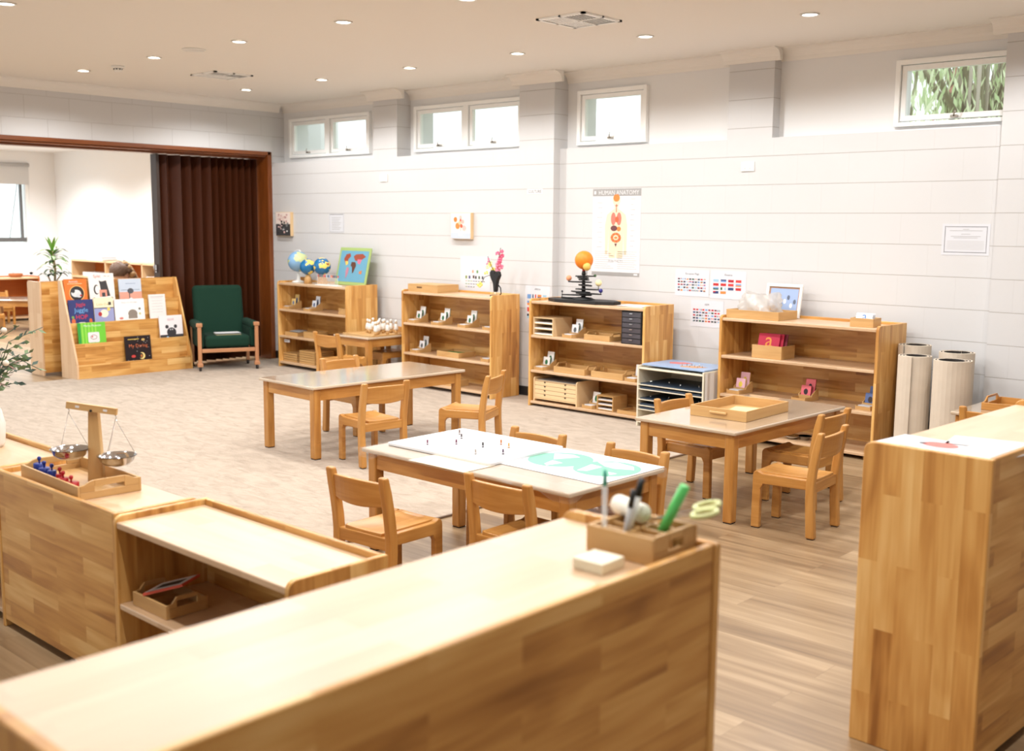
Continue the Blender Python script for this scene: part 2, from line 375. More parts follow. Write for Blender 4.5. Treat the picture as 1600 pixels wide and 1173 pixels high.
# partition side wall (x = XA) with wide opening
OZ = 2.345
m = MB()
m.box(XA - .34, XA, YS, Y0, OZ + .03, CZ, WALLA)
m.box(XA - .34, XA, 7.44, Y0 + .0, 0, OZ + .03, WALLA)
m.box(XA - .34, XA - .2, 7.9, YF, 0, CZ, WHITE); m.build('wall_left', kind='structure')
m = MB()
pr = [(XA - .02, CZ - .09), (XA + .008, CZ - .09), (XA + .012, CZ - .078)] + [(XA + .1 - .088 * cos(a), CZ - .078 + .07 * sin(a)) for a in [radians(q) for q in range(0, 91, 15)]] + [(XA + .1, CZ), (XA - .02, CZ)]
m.prism(pr, 1, YS, Y0 + .1, CEIL); m.build('trim_2', kind='structure')
m = MB()
m.box(XA - .35, XA + .014, YS, 7.44, OZ - .012, OZ + .03, WALNUT, 1)
m.box(XA - .33, XA - .18, YS, 7.40, OZ - .045, OZ - .012, WALNUT, 1); m.box(XA - .06, XA - .01, YS, 7.40, OZ - .03, OZ - .012, WALNUT, 1)
m.box(XA - .35, XA + .014, 7.40, 7.455, 0, OZ + .03, WALNUT, 2)
m.build('trim_3', bevel=.004, kind='structure')
# accordion folding door drawn to the right
m = MB(); ACC = plain('accordion_vinyl', (70, 32, 12), .4, bump=.15, nscale=200)
ys = []; y = 6.17; k = 0
while y < 7.38:
    stp = .085 if y < 6.4 else (.062 if y < 6.75 else .043)
    ys.append(y); y += stp; k += 1
ys.append(7.395)
pts = []
for k, yy in enumerate(ys): pts.append(((XA - .205) if k % 2 else (XA - .315), yy))
v = []; f = []
n = len(pts)
for z in (.02, OZ - .05):
    for p in pts: v.append((p[0], p[1], z))
for z in (.02, OZ - .05):
    for p in pts: v.append((p[0] - .004, p[1], z))
for k in range(n - 1):
    f.append((k, k + 1, n + k + 1, n + k)); f.append((2 * n + k, 3 * n + k, 3 * n + k + 1, 2 * n + k + 1))
m.poly(v, f, ACC, 2)
acc = m.build('door_1', kind='structure')
acc['label'] = 'dark brown accordion folding door drawn to the side of the wide opening'
m = MB(); m.box(XA - .32, XA - .20, 6.13, 6.165, .02, OZ - .05, plain('lead_post', (58, 42, 34), .4)); m.build('door_post', acc, bevel=.004)
m = MB(); m.box(XA - .27, XA - .24, 6.115, 6.13, 1.03, 1.12, STEEL); m.tube([(XA - .255, 6.115, 1.05), (XA - .255, 6.095, 1.06), (XA - .255, 6.095, 1.11), (XA - .255, 6.115, 1.12)], .006, STEEL); m.build('door_handle', acc)
# far room
m = MB(); m.box(XF, XA - .34, YF, 8.7, 0, CF, FARWHITE); m.build('wall_far_side', kind='structure')
m = MB(); FW0, FW1, FZ0, FZ1 = 4.9, 7.88, .70, 2.43
m.box(XF - .3, XF, YS, FW0, 0, CZ, FARWHITE); m.box(XF - .3, XF, FW1, YF, 0, CZ, FARWHITE); m.box(XF - .3, XF, FW0, FW1, 0, FZ0, FARWHITE); m.box(XF - .3, XF, FW0, FW1, FZ1, CZ, FARWHITE)
m.build('wall_far', kind='structure')
m = MB(); GF = plain('grey_window_frame', (96, 96, 96), .4)
for (a, b, c, d) in ((FW0, FW0 + .05, FZ0, FZ1), (FW1 - .05, FW1, FZ0, FZ1), (FW0, FW1, FZ0, FZ0 + .04), (FW0, FW1, FZ1 - .04, FZ1)): m.box(XF - .12, XF - .02, a, b, c, d, FRAMEW)
wf = m.build('window_5', kind='structure')
m = MB(); m.box(XF - .10, XF - .05, FW0 + .05, FW1 - .05, 1.23, 1.30, GF); m.box(XF - .10, XF - .05, 7.75, 7.785, 1.30, 2.17, GF); m.tube([(XF - .04, 7.55, 1.30), (XF - .02, 7.70, 2.16)], .007, GF, 6); m.build('window_frame', wf)
m = MB(); m.box(XF - .085, XF - .08, FW0 + .05, FW1 - .05, FZ0 + .04, FZ1 - .04, GLASS); m.build('pane', wf)
m = MB(); m.box(XF + .01, XF + .016, FW0 - .05, FW1 + .0, 2.15, 2.46, plain('blind_fabric', (214, 214, 214), .8)); m.lathe([(.03, 0), (.03, FW1 - FW0)], LGREY, 12, T(XF + .03, FW0, 2.46) @ RX(-pi / 2)); tag(m.build('roller_blind'), 'grey roller blind half drawn over the window of the next room', 'blind')
# ================================================================== CEILING FITTINGS
EMIT = plain('downlight_lens', (255, 250, 240), .4, emit=9)
def downlight(name='recessed_downlight'):
    t = thing(name, '', 'ceiling light')
    m = MB(); m.lathe([(.048, 0), (.062, -.002), (.060, -.008), (.050, -.008), (.046, -.001)], PLASTW, 28, cap=False); m.build('trim_ring', t)
    m = MB(); m.disc(0, 0, .0475, .0475, EMIT, .003, RX(pi)); m.build('lens', t)
    return t
LP = [(-9.66, 4.77, 'smallest of the front row, farthest from camera towards the opening'), (-8.43, 4.77, 'beside the smoke detector, second in the front row'), (-7.20, 4.77, 'between the round blank plate and the front middle light'), (-5.97, 4.77, 'brightest of the front row at the top middle of the photo'),
      (-4.80, 4.77, 'just cut by the top edge above the large vent'), (-7.09, 3.02, 'cut by the top left corner of the photo'), (-9.72, 6.51, 'back row, nearest the small vent and the corner'), (-8.48, 6.51, 'back row, above the left pair of windows'),
      (-7.25, 6.51, 'back row, above the second pair of windows'), (-5.99, 6.51, 'back row, before the pier left of the single window'), (-4.76, 6.51, 'back row, between the large vent and the blank wall panel'), (-3.49, 6.51, 'back row, rightmost, above the blank panel by the tree window')]
dl = downlight()
for i, (x, y, s) in enumerate(LP):
    o = dl if i == 0 else copy_tree(dl, (x, y, CZ - .0005), 0, '')
    o.location = (x, y, CZ - .0005); o['label'] = 'round downlight, ' + s; o['group'] = 'round downlights in the ceiling'
lamp_pos = [(x, y) for x, y, s in LP] + [(-3.5, 4.77), (-5.8, 3.02), (-4.6, 3.02), (-3.35, 3.02), (-2.1, 3.02), (-2.2, 4.77), (-2.2, 6.51), (-3.35, 1.3), (-4.6, 1.3), (-2.1, 1.3), (-0.9, 1.3), (-0.9, 3.02), (-8.35, 3.02), (-9.6, 3.02), (-0.9, 4.77)]
ld = bpy.data.lights.new('downlight_beam', 'SPOT'); ld.energy = 44; ld.spot_size = radians(158); ld.spot_blend = 0.4; ld.shadow_soft_size = .05; ld.color = (.985, .99, .985)
for i, (x, y) in enumerate(lamp_pos):
    o = bpy.data.objects.new('downlight_beam', ld); C.objects.link(o); o.location = (x, y, CZ - .03)
for i, (x, y) in enumerate([(-12.6, 5.6), (-14.6, 5.6), (-16.6, 5.6), (-12.6, 7.1), (-14.6, 7.1), (-16.6, 7.1)]):
    o = bpy.data.objects.new('next_room_beam', bpy.data.lights.new('next_room_beam', 'SPOT')); o.data.energy = 130; o.data.spot_size = radians(150); o.data.spot_blend = .6; o.data.shadow_soft_size = .1; C.objects.link(o); o.location = (x, y, CF - .03)  # unseen fill spots added to brighten the next room
def vent(label, cx, cy, s, tiles):
    t = thing('air_vent', label, 'vent', (cx, cy, CZ)); h = s / 2
    m = MB()
    for a, b, c, d in ((-h, h, -h, -h + .025), (-h, h, h - .025, h), (-h, -h + .025, -h, h), (h - .025, h, -h, h), (-.008, .008, -h, h), (-h, h, -.008, .008)): m.box(a, b, c, d, -.012, -.0005, FRAMEW)
    m.build('frame', t)
    m = MB(); m.box(-h + .02, h - .02, -h + .02, h - .02, -.0075, -.0008, LOUVRE_SHADE); m.build('louvre_shade_plate', t)  # black plate paints the shade between the louvres
    for q, (sx, sy) in enumerate(((-1, -1), (1, -1), (1, 1), (-1, 1))):
        m = MB(); k = (h - .03)
        for j in range(7):
            a = .016 + j * k / 7.2; hw = .0045 if sx > 0 else .0085  # slimmer slats on one side bare more of the painted shade
            if q % 2 == 0: m.box(min(sx * .01, sx * k), max(sx * .01, sx * k), sy * a - hw, sy * a + hw, -.0085, -.006, FRAMEW, 0)
            else: m.box(sx * a - hw, sx * a + hw, min(sy * .01, sy * k), max(sy * .01, sy * k), -.0085, -.006, FRAMEW, 0)
        m.build('louvre_panel', t)
vent('large square white ceiling vent with shaded louvres above the middle of the room', -4.72, 5.72, .40, 4)
vent('small square white ceiling vent near the folding door', -8.94, 5.73, .40, 4)
t = thing('smoke_detector', 'white smoke detector on the ceiling between two downlights', 'smoke detector', (-9.15, 4.83, CZ))
m = MB(); m.lathe([(.055, -.0005), (.055, -.012), (.045, -.02)], PLASTW, 24); m.build('base', t)
m = MB(); m.lathe([(.034, -.02), (.036, -.036), (.028, -.048)], PLASTW, 24)
for k in range(8): m.box(.030, .0375, -.006, .006, -.034, -.024, BLACK, 0, RZ(k * pi / 4))
m.build('sensor_head', t)
m = MB(); m.lathe([(.09, -.0005), (.088, -.008), (.06, -.012)], PLASTW, 28); tag(m.build('ceiling_plate', loc=(-7.81, 4.76, CZ)), 'flat round blank plate on the ceiling beside a downlight', 'ceiling plate')
# ================================================================== WALL ITEMS (local: x right, y up, z out of wall)
def onwall(x, z, y): return T(x, y, z) @ RX(pi / 2)
def walltrans(o, x, z, y):
    o.matrix_world = T(x, y, z) @ RX(pi / 2); return o
def sheet(name, label, cat, x, z, w, h, y, draw, thick=.002, base=PAPER, rot=0, group=None, backside=None):
    m = MB(); m.box(-w / 2, w / 2, -h / 2, h / 2, 0.0008, thick, base)
    draw(m, w, h, thick + .0004)
    o = m.build(name); o.matrix_world = T(x, y, z) @ RX(pi / 2) @ RZ(rot)
    return tag(o, label, cat, group)
def d_anat(m, w, h, z):
    G = plain('poster_grey', (158, 156, 154), .6); SK = col(232, 212, 184); RD = col(214, 96, 60); OR = col(236, 130, 60); PK = col(226, 120, 104); LV = col(104, 58, 62)
    m.rect(-w / 2, h / 2 - .062, w / 2, h / 2, G, z); m.text('HUMAN ANATOMY', .052, .02, h / 2 - .05, PAPER, z + .0006, fit=w * .84)
    m.rect(-w / 2 + .014, h / 2 - .045, -w / 2 + .034, h / 2 - .018, PAPER, z + .0006)
    m.rect(-w / 2, -h / 2, w / 2, -h / 2 + .03, G, z); m.rect(w / 2 - .06, -h / 2 + .008, w / 2 - .02, -h / 2 + .022, PAPER, z + .0006)
    cy = .08
    m.flat([(-.115, cy - .27), (-.12, cy - .02), (-.1, cy + .07), (-.05, cy + .105), (-.022, cy + .12), (-.022, cy + .15), (.022, cy + .15), (.022, cy + .12), (.05, cy + .105), (.1, cy + .07), (.12, cy - .02), (.115, cy - .27), (.088, cy - .27), (.08, cy - .05), (.078, cy - .26), (.072, cy - .30), (.004, cy - .30), (0, cy - .22), (-.004, cy - .30), (-.072, cy - .30), (-.078, cy - .26), (-.08, cy - .05), (-.088, cy - .27)], SK, z)
    m.disc(0, cy + .195, .042, .052, SK, z); m.disc(0, cy + .212, .034, .032, OR, z + .0005); m.rect(-.004, cy + .09, .004, cy + .16, RD, z + .0006)
    m.disc(-.03, cy + .035, .026, .055, PK, z + .0005); m.disc(.03, cy + .035, .026, .055, PK, z + .0005); m.disc(.008, cy + .03, .02, .025, RD, z + .001)
    m.disc(-.022, cy - .045, .036, .024, LV, z + .001); m.disc(.03, cy - .05, .022, .02, OR, z + .001)
    for k in range(14):
        a = k * 2 * pi / 14; m.disc(.042 * cos(a), cy - .125 + .032 * sin(a), .014, .012, RD if k % 2 else OR, z + .0008 + k * .00002)
    m.disc(0, cy - .12, .026, .018, SK, z + .0014); m.disc(0, cy - .125, .018, .01, OR, z + .0018)
    m.flat([(-.014, cy - .175), (.014, cy - .175), (0, cy - .205)], LV, z + .001)
    for k in range(10): 
        m.rect(-.21 + (k % 3) * .012, cy + .17 - k * .042, -.15, cy + .173 - k * .042, GREYT, z); m.rect(.15, cy + .2 - k * .044, .2 - (k % 2) * .014, cy + .203 - k * .044, GREYT, z)
    m.text('FUN FACTS', .03, 0, cy - .335, GREYT, z)
    for k in range(9):
        m.rect(-w / 2 + .03, -h / 2 + .06 + k * .018, -.02 - (k % 3) * .03, -h / 2 + .064 + k * .018, LGREY, z); m.rect(.02, -h / 2 + .06 + k * .018, w / 2 - .03 - (k % 2) * .02, -h / 2 + .064 + k * .018, LGREY, z)
sheet('anatomy_poster', 'tall paper poster headed HUMAN ANATOMY showing the organs of a body', 'poster', -5.788, 1.52, .515, .74, Y1, d_anat)
FC = [(178, 30, 44), (30, 40, 60), (206, 60, 60), (60, 60, 64), (110, 150, 200), (190, 40, 40), (40, 60, 110), (220, 130, 60), (150, 190, 210), (40, 90, 60)]
def d_flags(cols, rows, title, big=False, skip=None):
    def f(m, w, h, z):
        m.text(title, .022, 0, h / 2 - .04, INK, z)
        gx = (w - .05) / cols; gy = (h - .10) / rows
        for r in range(rows):
            for c in range(cols):
                if skip and (r, c) in skip: continue
                x = -w / 2 + .025 + c * gx; y = h / 2 - .06 - (r + 1) * gy
                A, B, D = [col(*random.choice(FC)) for _ in range(3)]
                fw, fh = gx * .74, gy * (.66 if big else .55)
                k = random.randrange(4)
                if k == 0: m.rect(x, y, x + fw, y + fh, A, z)
                elif k == 1: m.rect(x, y, x + fw, y + fh / 2, A, z); m.rect(x, y + fh / 2, x + fw, y + fh, B, z)
                elif k == 2: m.rect(x, y, x + fw / 3, y + fh, A, z); m.rect(x + fw / 3, y, x + 2 * fw / 3, y + fh, PAPER, z); m.rect(x + 2 * fw / 3, y, x + fw, y + fh, B, z)
                else: m.rect(x, y, x + fw, y + fh, A, z); m.rect(x, y + fh * .5, x + fw * .45, y + fh, B, z + .0004)
    return f
LAM = plain('laminated_paper', (212, 213, 218), .25)
sheet('flag_chart', 'laminated chart of five rows of small European flags above the map cabinet', 'flag chart', -5.0, 1.12, .325, .215, Y1, d_flags(10, 5, 'European Flags'), base=LAM)
sheet('flag_chart', 'laminated chart headed Oceania with fourteen larger flags', 'flag chart', -4.66, 1.118, .325, .225, Y1, d_flags(4, 4, 'Oceania', True, {(3, 2), (3, 3)}), base=LAM)
sheet('flag_chart', 'laminated chart headed ASIA with rows of small flags, hung lowest', 'flag chart', -4.85, .877, .31, .215, Y1, d_flags(9, 5, 'ASIA'), base=LAM)
sheet('flag_chart', 'laminated flag chart half hidden between the two middle shelf units', 'flag chart', -6.60, .86, .30, .34, Y0, d_flags(4, 4, 'AFRICA', True), base=LAM)
def d_cert(m, w, h, z):
    b = .02
    for k in range(30):
        x = -w / 2 + b + k * (w - 2 * b) / 29; s = .0028
        m.rect(x - s, h / 2 - b - s, x + s, h / 2 - b + s, INK, z); m.rect(x - s, -h / 2 + b - s, x + s, -h / 2 + b + s, INK, z)
    for k in range(18):
        y = -h / 2 + b + k * (h - 2 * b) / 17; s = .0028
        m.rect(-w / 2 + b - s, y - s, -w / 2 + b + s, y + s, INK, z); m.rect(w / 2 - b - s, y - s, w / 2 - b + s, y + s, INK, z)
    for y, l in ((.068, .02), (.058, .11), (.035, .03), (.02, .10), (.01, .08)): m.rect(-l, y, l, y + .0025, GREYT, z)
    for k in range(7): m.rect(-.125, -.012 - k * .009, .125, -.0095 - k * .009, LGREY, z)
sheet('framed_notice', 'white printed certificate with dotted black border under the tree window', 'certificate', -2.822, 1.505, .32, .212, Y1, d_cert, base=LAM)
def d_note(m, w, h, z):
    m.rect(-w / 2 + .01, h / 2 - .012, w / 2 - .01, h / 2 - .007, INK, z); m.rect(-w / 2 + .01, -h / 2 + .009, w / 2 - .01, -h / 2 + .012, GREYT, z)
    m.rect(-w / 2 + .01, -h / 2 + .01, -w / 2 + .013, h / 2 - .01, GREYT, z); m.rect(w / 2 - .013, -h / 2 + .01, w / 2 - .01, h / 2 - .01, GREYT, z)
    for k in range(8): m.rect(-.08, h / 2 - .045 - k * .018, .08 - (k % 3) * .02, h / 2 - .041 - k * .018, GREYT, z)
sheet('wall_notice', 'small plastic-sleeved notice above the world map puzzle', 'notice', -9.51, 1.577, .26, .205, Y0, d_note, base=LAM)
def d_pink(m, w, h, z):
    P = col(214, 184, 190); m.rect(-w / 2, -h / 2, -w / 2 + .006, h / 2, P, z); m.rect(-w / 2, -h / 2, w / 2, -h / 2 + .006, P, z)
    for k in range(8): m.rect(-w / 2 + .03, h / 2 - .06 - k * .03, w / 2 - .04, h / 2 - .057 - k * .03, P, z)
sheet('wall_notice', 'pale pink bordered notice cut by the right edge of the photo', 'notice', -2.18, 1.15, .30, .34, Y0, d_pink, base=LAM)
def d_sign(m, w, h, z): m.text('CULTURE', .036, 0, -.013, INK, z, fit=w * .9)
sheet('wall_sign', 'thin paper strip sign lettered in small grey capitals on the pier', 'sign', -6.647, 1.877, .19, .045, Y0, d_sign)
def d_letters(m, w, h, z):
    cs = [(206, 150, 120), (90, 140, 80), (120, 140, 60), (60, 60, 120), (40, 40, 50), (70, 90, 60), (50, 50, 60), (70, 40, 30)]
    for i, (x, y) in enumerate(((-.03, .02), (.03, .02), (-.12, -.035), (-.075, -.035), (.01, -.035), (.055, -.035), (.1, -.035), (-.02, -.03))): m.rect(x - .011, y - .014, x + .011, y + .014, col(*cs[i]), z)
    for j in range(3):
        for k in range(8 - j * 2): m.rect(-.13 + k * .034, -.075 - j * .028, -.108 + k * .034, -.068 - j * .028, col(*cs[(k + j) % 8]), z)
sheet('laminated_chart', 'laminated sheet of small picture cards and words on the wall beside the orchid vase', 'chart', -7.40, 1.11, .40, .33, Y0, d_letters, base=LAM)
# box canvases
def canvas(label, x, z, w, h, draw):
    t = thing('wall_canvas', label, 'picture', (x, Y0, z)); t.rotation_euler = (pi / 2, 0, 0)
    m = MB(); m.box(-w / 2, w / 2, -h / 2, h / 2, .001, .04, BIRCH); m.build('frame', t, bevel=.001)
    m = MB(); m.rect(-w / 2 + .004, -h / 2 + .004, w / 2 - .004, h / 2 - .004, col(238, 222, 212), .0415); draw(m, w, h, .042); m.build('painting', t)
def d_flow(m, w, h, z):
    m.rect(-w / 2 + .004, -h / 2 + .004, w / 2 - .004, -h / 2 + .06, col(190, 200, 214), z); m.rect(-.02, -h / 2 + .035, .018, -h / 2 + .09, PAPER, z + .0004)
    for k, (x, y, r, c) in enumerate(((-.07, .06, .024, (222, 120, 50)), (-.04, -.0, .03, (230, 130, 60)), (0, .08, .018, (240, 180, 170)), (.03, .04, .02, (236, 170, 160)), (-.01, .03, .02, (244, 190, 150)), (.05, -.02, .025, (240, 180, 175)), (.012, .0, .018, (200, 90, 60)), (.0, .055, .012, (220, 90, 80)))): m.disc(x, y, r, r, col(*c), z + .0006 + k * .0002)
    m.rect(-.0, -.06, .004, .0, col(80, 120, 70), z + .0005)
canvas('framed painting of orange and pink flowers in a vase, above the second shelf unit', -7.56, 1.562, .275, .25, d_flow)
def d_abs(m, w, h, z):
    random.seed(3)
    m.rect(-w / 2 + .004, -h / 2 + .004, w / 2 - .004, -.0, INK, z)
    for k in range(40): 
        x, y = random.uniform(-.1, .1), random.uniform(-.1, .11); c = random.choice([(30, 30, 34), (240, 240, 240), (226, 190, 186), (120, 120, 120)] if y < .03 else [(226, 196, 190), (236, 214, 206), (200, 160, 156)])
        m.disc(x, y, random.uniform(.008, .025), random.uniform(.006, .014), col(*c), z + .0004 + k * .0001, None, 8)
canvas('abstract pink, black and white canvas in the corner by the folding door', -10.43, 1.562, .28, .27, d_abs)
def plate(name, label, cat, x, z, y, n):
    m = MB(); m.box(-.058, .058, -.036, .036, .0008, .009, PLASTW)
    for k in range(n): m.box(-.03 + k * .045, -.012 + k * .045, .004, .024, .009, .012, FRAMEW); m.box(-.024 + k * .045, -.020 + k * .045, -.022, -.01, .009, .0093, GREYT)
    o = m.build(name, bevel=.0015); o.matrix_world = T(x, y, z) @ RX(pi / 2); tag(o, label, cat)
plate('power_socket', 'white double power socket high on the wall left of the tree window', 'socket', -4.52, 2.04, Y1, 2)
plate('power_socket', 'white power socket between the two pairs of high windows', 'socket', -8.724, 2.04, Y0, 1)
plate('light_switch', 'white switch plate on the side wall of the next room', 'switch', -14.75, 1.82, YF, 1)
# ================================================================== SHELVES
def shelf_unit(label, loc, rz, w, d, h, zs=None, cat='shelf unit', name='shelf_unit', tw=.022, plinth=True, panelmat=PANEL, topm=None, group=None, endm=None):
    t = thing(name, label, cat, loc, rz, group); zs = zs or []
    for x0 in (0, w - tw):
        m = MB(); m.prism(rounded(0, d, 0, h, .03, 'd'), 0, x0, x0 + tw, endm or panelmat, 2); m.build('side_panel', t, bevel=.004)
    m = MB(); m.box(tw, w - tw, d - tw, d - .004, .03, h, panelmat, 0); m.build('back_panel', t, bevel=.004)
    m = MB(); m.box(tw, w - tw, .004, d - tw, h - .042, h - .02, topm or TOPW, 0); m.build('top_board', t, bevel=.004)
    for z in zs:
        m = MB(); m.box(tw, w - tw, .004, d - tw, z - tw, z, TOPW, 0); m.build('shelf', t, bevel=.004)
    return t
A = shelf_unit('three-tier wooden shelf unit with globes and world map puzzle on top', (-10.03, 7.05, FZ), radians(-2.2), 1.26, .40, .94, [.06, .345, .635])
B = shelf_unit('three-tier wooden shelf unit with orchid vase and lidded box on top', (-8.01, 7.07, FZ), radians(-1.0), 1.235, .37, .94, [.055, .33, .62])
Cc = shelf_unit('three-tier wooden shelf unit with black planet model on top', (-6.335, 7.06, FZ), 0, 1.235, .40, .937, [.045, .318, .622])
D = shelf_unit('wooden shelf unit with white picture frame and plastic bag tray on top', (-4.41, 7.05, 0), radians(-1.0), 1.255, .43, .925, [.05, .335, .625])
near = shelf_unit('blurred long wooden cabinet in front with pencil box on top, back panel to viewer', (-1.553, 1.872, 0), radians(-90), 1.34, .405, .945, [.05, .33, .62])
rc = shelf_unit('tall wooden cabinet at right with leaflets on top, end panel to viewer', (-1.375, 4.30, 0), radians(-92.2), 1.20, .385, .945, [.05, .33, .62])
cab1 = shelf_unit('low open wooden shelf unit with empty rimmed top and one tray inside', (-3.31, 1.665, 0), 0, .965, .35, .63, [.05, .335], tw=.02)
cab2 = shelf_unit('low wooden shelf unit turned back to viewer carrying the balance scale', (-3.325, 2.00, 0), pi, .945, .32, .63, [.05, .335], tw=.02)
cab3 = shelf_unit('low wooden shelf unit cut by left edge with flower vase on top', (-5.24, 1.70, 0), 0, .95, .33, .63, [.05, .335], tw=.02)
# ================================================================== TRAYS / BOXES
def tray_parts(t, w, d, h, th=.009, hump=.0, ends='x', mat=PALE, knob=False):
    m = MB(); m.box(th, w - th, th, d - th, 0.001, .006, mat, 0); m.build('base', t)
    for y0 in (0, d - th):
        m = MB(); m.box(0, w, y0, y0 + th, 0, h, mat, 0); m.build('side', t, bevel=.0015)
    for x0 in (0, w - th):
        m = MB()
        if hump:
            a, b = d * .26, d * .74; hh = h + hump; s0 = h * .62 + hump * .25; s1 = hh - .012
            m.box(x0, x0 + th, th, d - th, 0, s0, mat, 1)
            m.prism([(th, s0), (a, s0), (a, s1), (a + .0, hh), (th + (a - th) * .45, h + .002), (th, h)], 0, x0, x0 + th, mat, 1)
            m.prism([(d - th, s0), (b, s0), (b, s1), (b, hh), (d - th - (d - th - b) * .45, h + .002), (d - th, h)], 0, x0, x0 + th, mat, 1)
            m.box(x0, x0 + th, a, b, s1, hh, mat, 1)
        else: m.box(x0, x0 + th, th, d - th, 0, h, mat, 1)
        if knob: m.prism([(d / 2 - .05, h * .42), (d / 2 + .05, h * .42), (d / 2 + .05, h * .62), (d / 2 - .05, h * .62)], 0, (x0 - .012) if x0 == 0 else x0 + th, x0 if x0 == 0 else x0 + th + .012, mat, 1)
        m.build('end_with_handle' if hump or knob else 'end', t, bevel=.0012)
def tray(label, loc, rz, w, d, h, hump=0, mat=PALE, name='wooden_tray', cat='tray', group=None, knob=False):
    t = thing(name, label, cat, loc, rz, group); tray_parts(t, w, d, h, hump=hump, mat=mat, knob=knob); return t
def block(name, label, cat, loc, rz, w, d, h, mat, bevel=.002, group=None, M=None):
    m = MB(); m.box(-w / 2, w / 2, -d / 2, d / 2, 0, h, mat, 0, M); o = m.build(name, bevel=bevel, loc=loc, rz=rz); return tag(o, label, cat, group)
# card holder: stepped wedge with cards
def holder_proto():
    t = thing('card_holder', '', 'card holder')
    m = MB()
    pr = [(0, 0), (.17, 0), (.17, .085), (.155, .085), (.09, .045), (.085, .03), (0, .03)]
    m.prism(pr, 0, 0, .007, PALE, 1); m.prism(pr, 0, .108, .115, PALE, 1)
    m.box(.007, .108, 0, .007, 0, .025, PALE, 0); m.box(.007, .108, .163, .17, 0, .085, PALE, 0); m.box(.007, .108, .08, .087, 0, .04, PALE, 0)
    m.box(.007, .108, .007, .163, .001, .006, PALE, 0)
    m.build('holder_body', t, bevel=.001)
    return t
HP = None
CARDN = [0]
def holder(desc, loc, rz=-.15, scheme='green', n=2, front=True):
    global HP
    lab = 'stepped wooden card holder, ' + desc
    if HP is None: HP = holder_proto(); o = HP; o.location = loc; o.rotation_euler = (0, 0, rz); o['label'] = lab
    else: o = copy_tree(HP, loc, rz, lab)
    o['group'] = 'stepped wooden card holders'
    base = {'green': ((240, 240, 240), (40, 110, 70)), 'blue': ((222, 228, 236), (60, 80, 120)), 'grey': ((230, 232, 236), (90, 96, 100)), 'pink': ((236, 190, 206), (238, 214, 90)), 'red': ((226, 110, 120), (40, 26, 30)), 'navy': ((90, 110, 160), (54, 40, 40)), 'yell': ((228, 200, 130), (90, 120, 170))}[scheme]
    Mh = T(*loc) @ RZ(rz)
    def card(M, w, h, th, nm, lb, deco=True):
        m = MB(); m.box(-w / 2, w / 2, 0, th, 0, h, col(*base[0]), 0)
        if deco:
            Md = T(0, -.0004, 0) @ RX(pi / 2)
            q = col(*base[1]); m.disc(0, h * .55, w * .22, h * .22, q, 0, Md, 14); m.rect(-w * .12, h * .18, w * .12, h * .22, q, 0, Md)
            m.box(-w / 2 - .0002, w / 2 + .0002, th * .62, th + .0004, .002, h + .0002, col(*((50, 120, 80) if scheme in ('green', 'grey') else base[1])), 0)
        o = m.build(nm); o.matrix_world = Mh @ M; tag(o, lb, 'card', 'picture cards in ' + desc)
    if front:
        m = MB()
        for k in range(4): m.box(-.045 + random.uniform(-.003, .003), .045, -.03, .03, k * .006, k * .006 + .005, PAPER, 0)
        o = m.build('label_cards'); o.matrix_world = Mh @ T(.0575, .044, .0068) @ RZ(.03); tag(o, 'flat word cards of the holder ' + desc, 'card', 'word cards in ' + desc)
    tops = [(.115, .12)] if n == 1 else [(.1, .10), (.128, .145)]
    for k, (yy, hh) in enumerate(tops):
        card(T(.0575 + (.006 if k else -.006), yy + (.0 if k else -.004), .0075) @ RX(-radians(8)), .080, hh, .010, 'picture_card', ('front' if k == 0 else 'rear') + ' picture card of the holder ' + desc)
TZ = {'A': .94, 'B': .94, 'C': .937, 'D': .925}
def zA(z): return FZ + z + .0006
# --- unit A
holder('first on the shelf below the globes', (-10.0, 7.10, zA(.635)), -.1, 'yell')
holder('second on the shelf below the globes', (-9.60, 7.08, zA(.635)), -.1, 'blue')
tray('plain small wooden box at the right end of the top shelf below the globes', (-9.0, 7.08, zA(.635)), -.04, .17, .17, .06)
t = tray('wooden tray of grey wooden clips, left on the middle shelf below the globes', (-9.97, 7.10, zA(.345)), -.04, .24, .18, .04)
m = MB()
for k in range(5): m.tube([(-9.93 + k * .035, 7.14, zA(.345) + .04), (-9.9 + k * .035, 7.24, zA(.345) + .05)], .008, GREYT)
tag(m.build('wooden_clips'), 'grey pegs lying across the left tray of the middle shelf', 'pegs')
tray('deep plain wooden box in the middle of the middle shelf below the globes', (-9.62, 7.09, zA(.345)), -.04, .20, .18, .065)
block('wooden_tool', 'dark brown wooden block set on the middle shelf below the globes', 'block', (-9.22, 7.16, zA(.345)), -.04, .16, .14, .05, plain('dark_walnut', (96, 56, 30), .4))
for k in range(4): block('game_board', 'thin square wooden tray, number %s up in the short stack' % ('one', 'two', 'three', 'four')[k], 'tray', (-9.865, 7.22, zA(.06) + k * .024), -.04, .26, .26, .021, PALE, .003, 'flat wooden trays in the short stack')
for k in range(6): block('game_board', 'thin square wooden tray, number %s up in the tall stack' % ('one', 'two', 'three', 'four', 'five', 'six')[k], 'tray', (-9.55, 7.21, zA(.06) + k * .024), -.02, .28, .26, .021, PALE, .003, 'flat wooden trays in the tall stack')
t = thing('wooden_ramp_toy', 'pale wooden toy with ramp and wheel on the bottom shelf beside the tall stack', 'toy', (-9.22, 7.14, zA(.06)), -.2)
m = MB(); m.prism([(-.08, 0), (.1, 0), (.1, .09), (.06, .09)], 1, -.04, .04, PALE, 0); m.build('ramp', t, bevel=.002)
m = MB(); m.lathe([(.035, -.01), (.035, .01)], DARKR, 18, T(.02, -.052, .036) @ RX(pi / 2)); m.build('wheel', t)
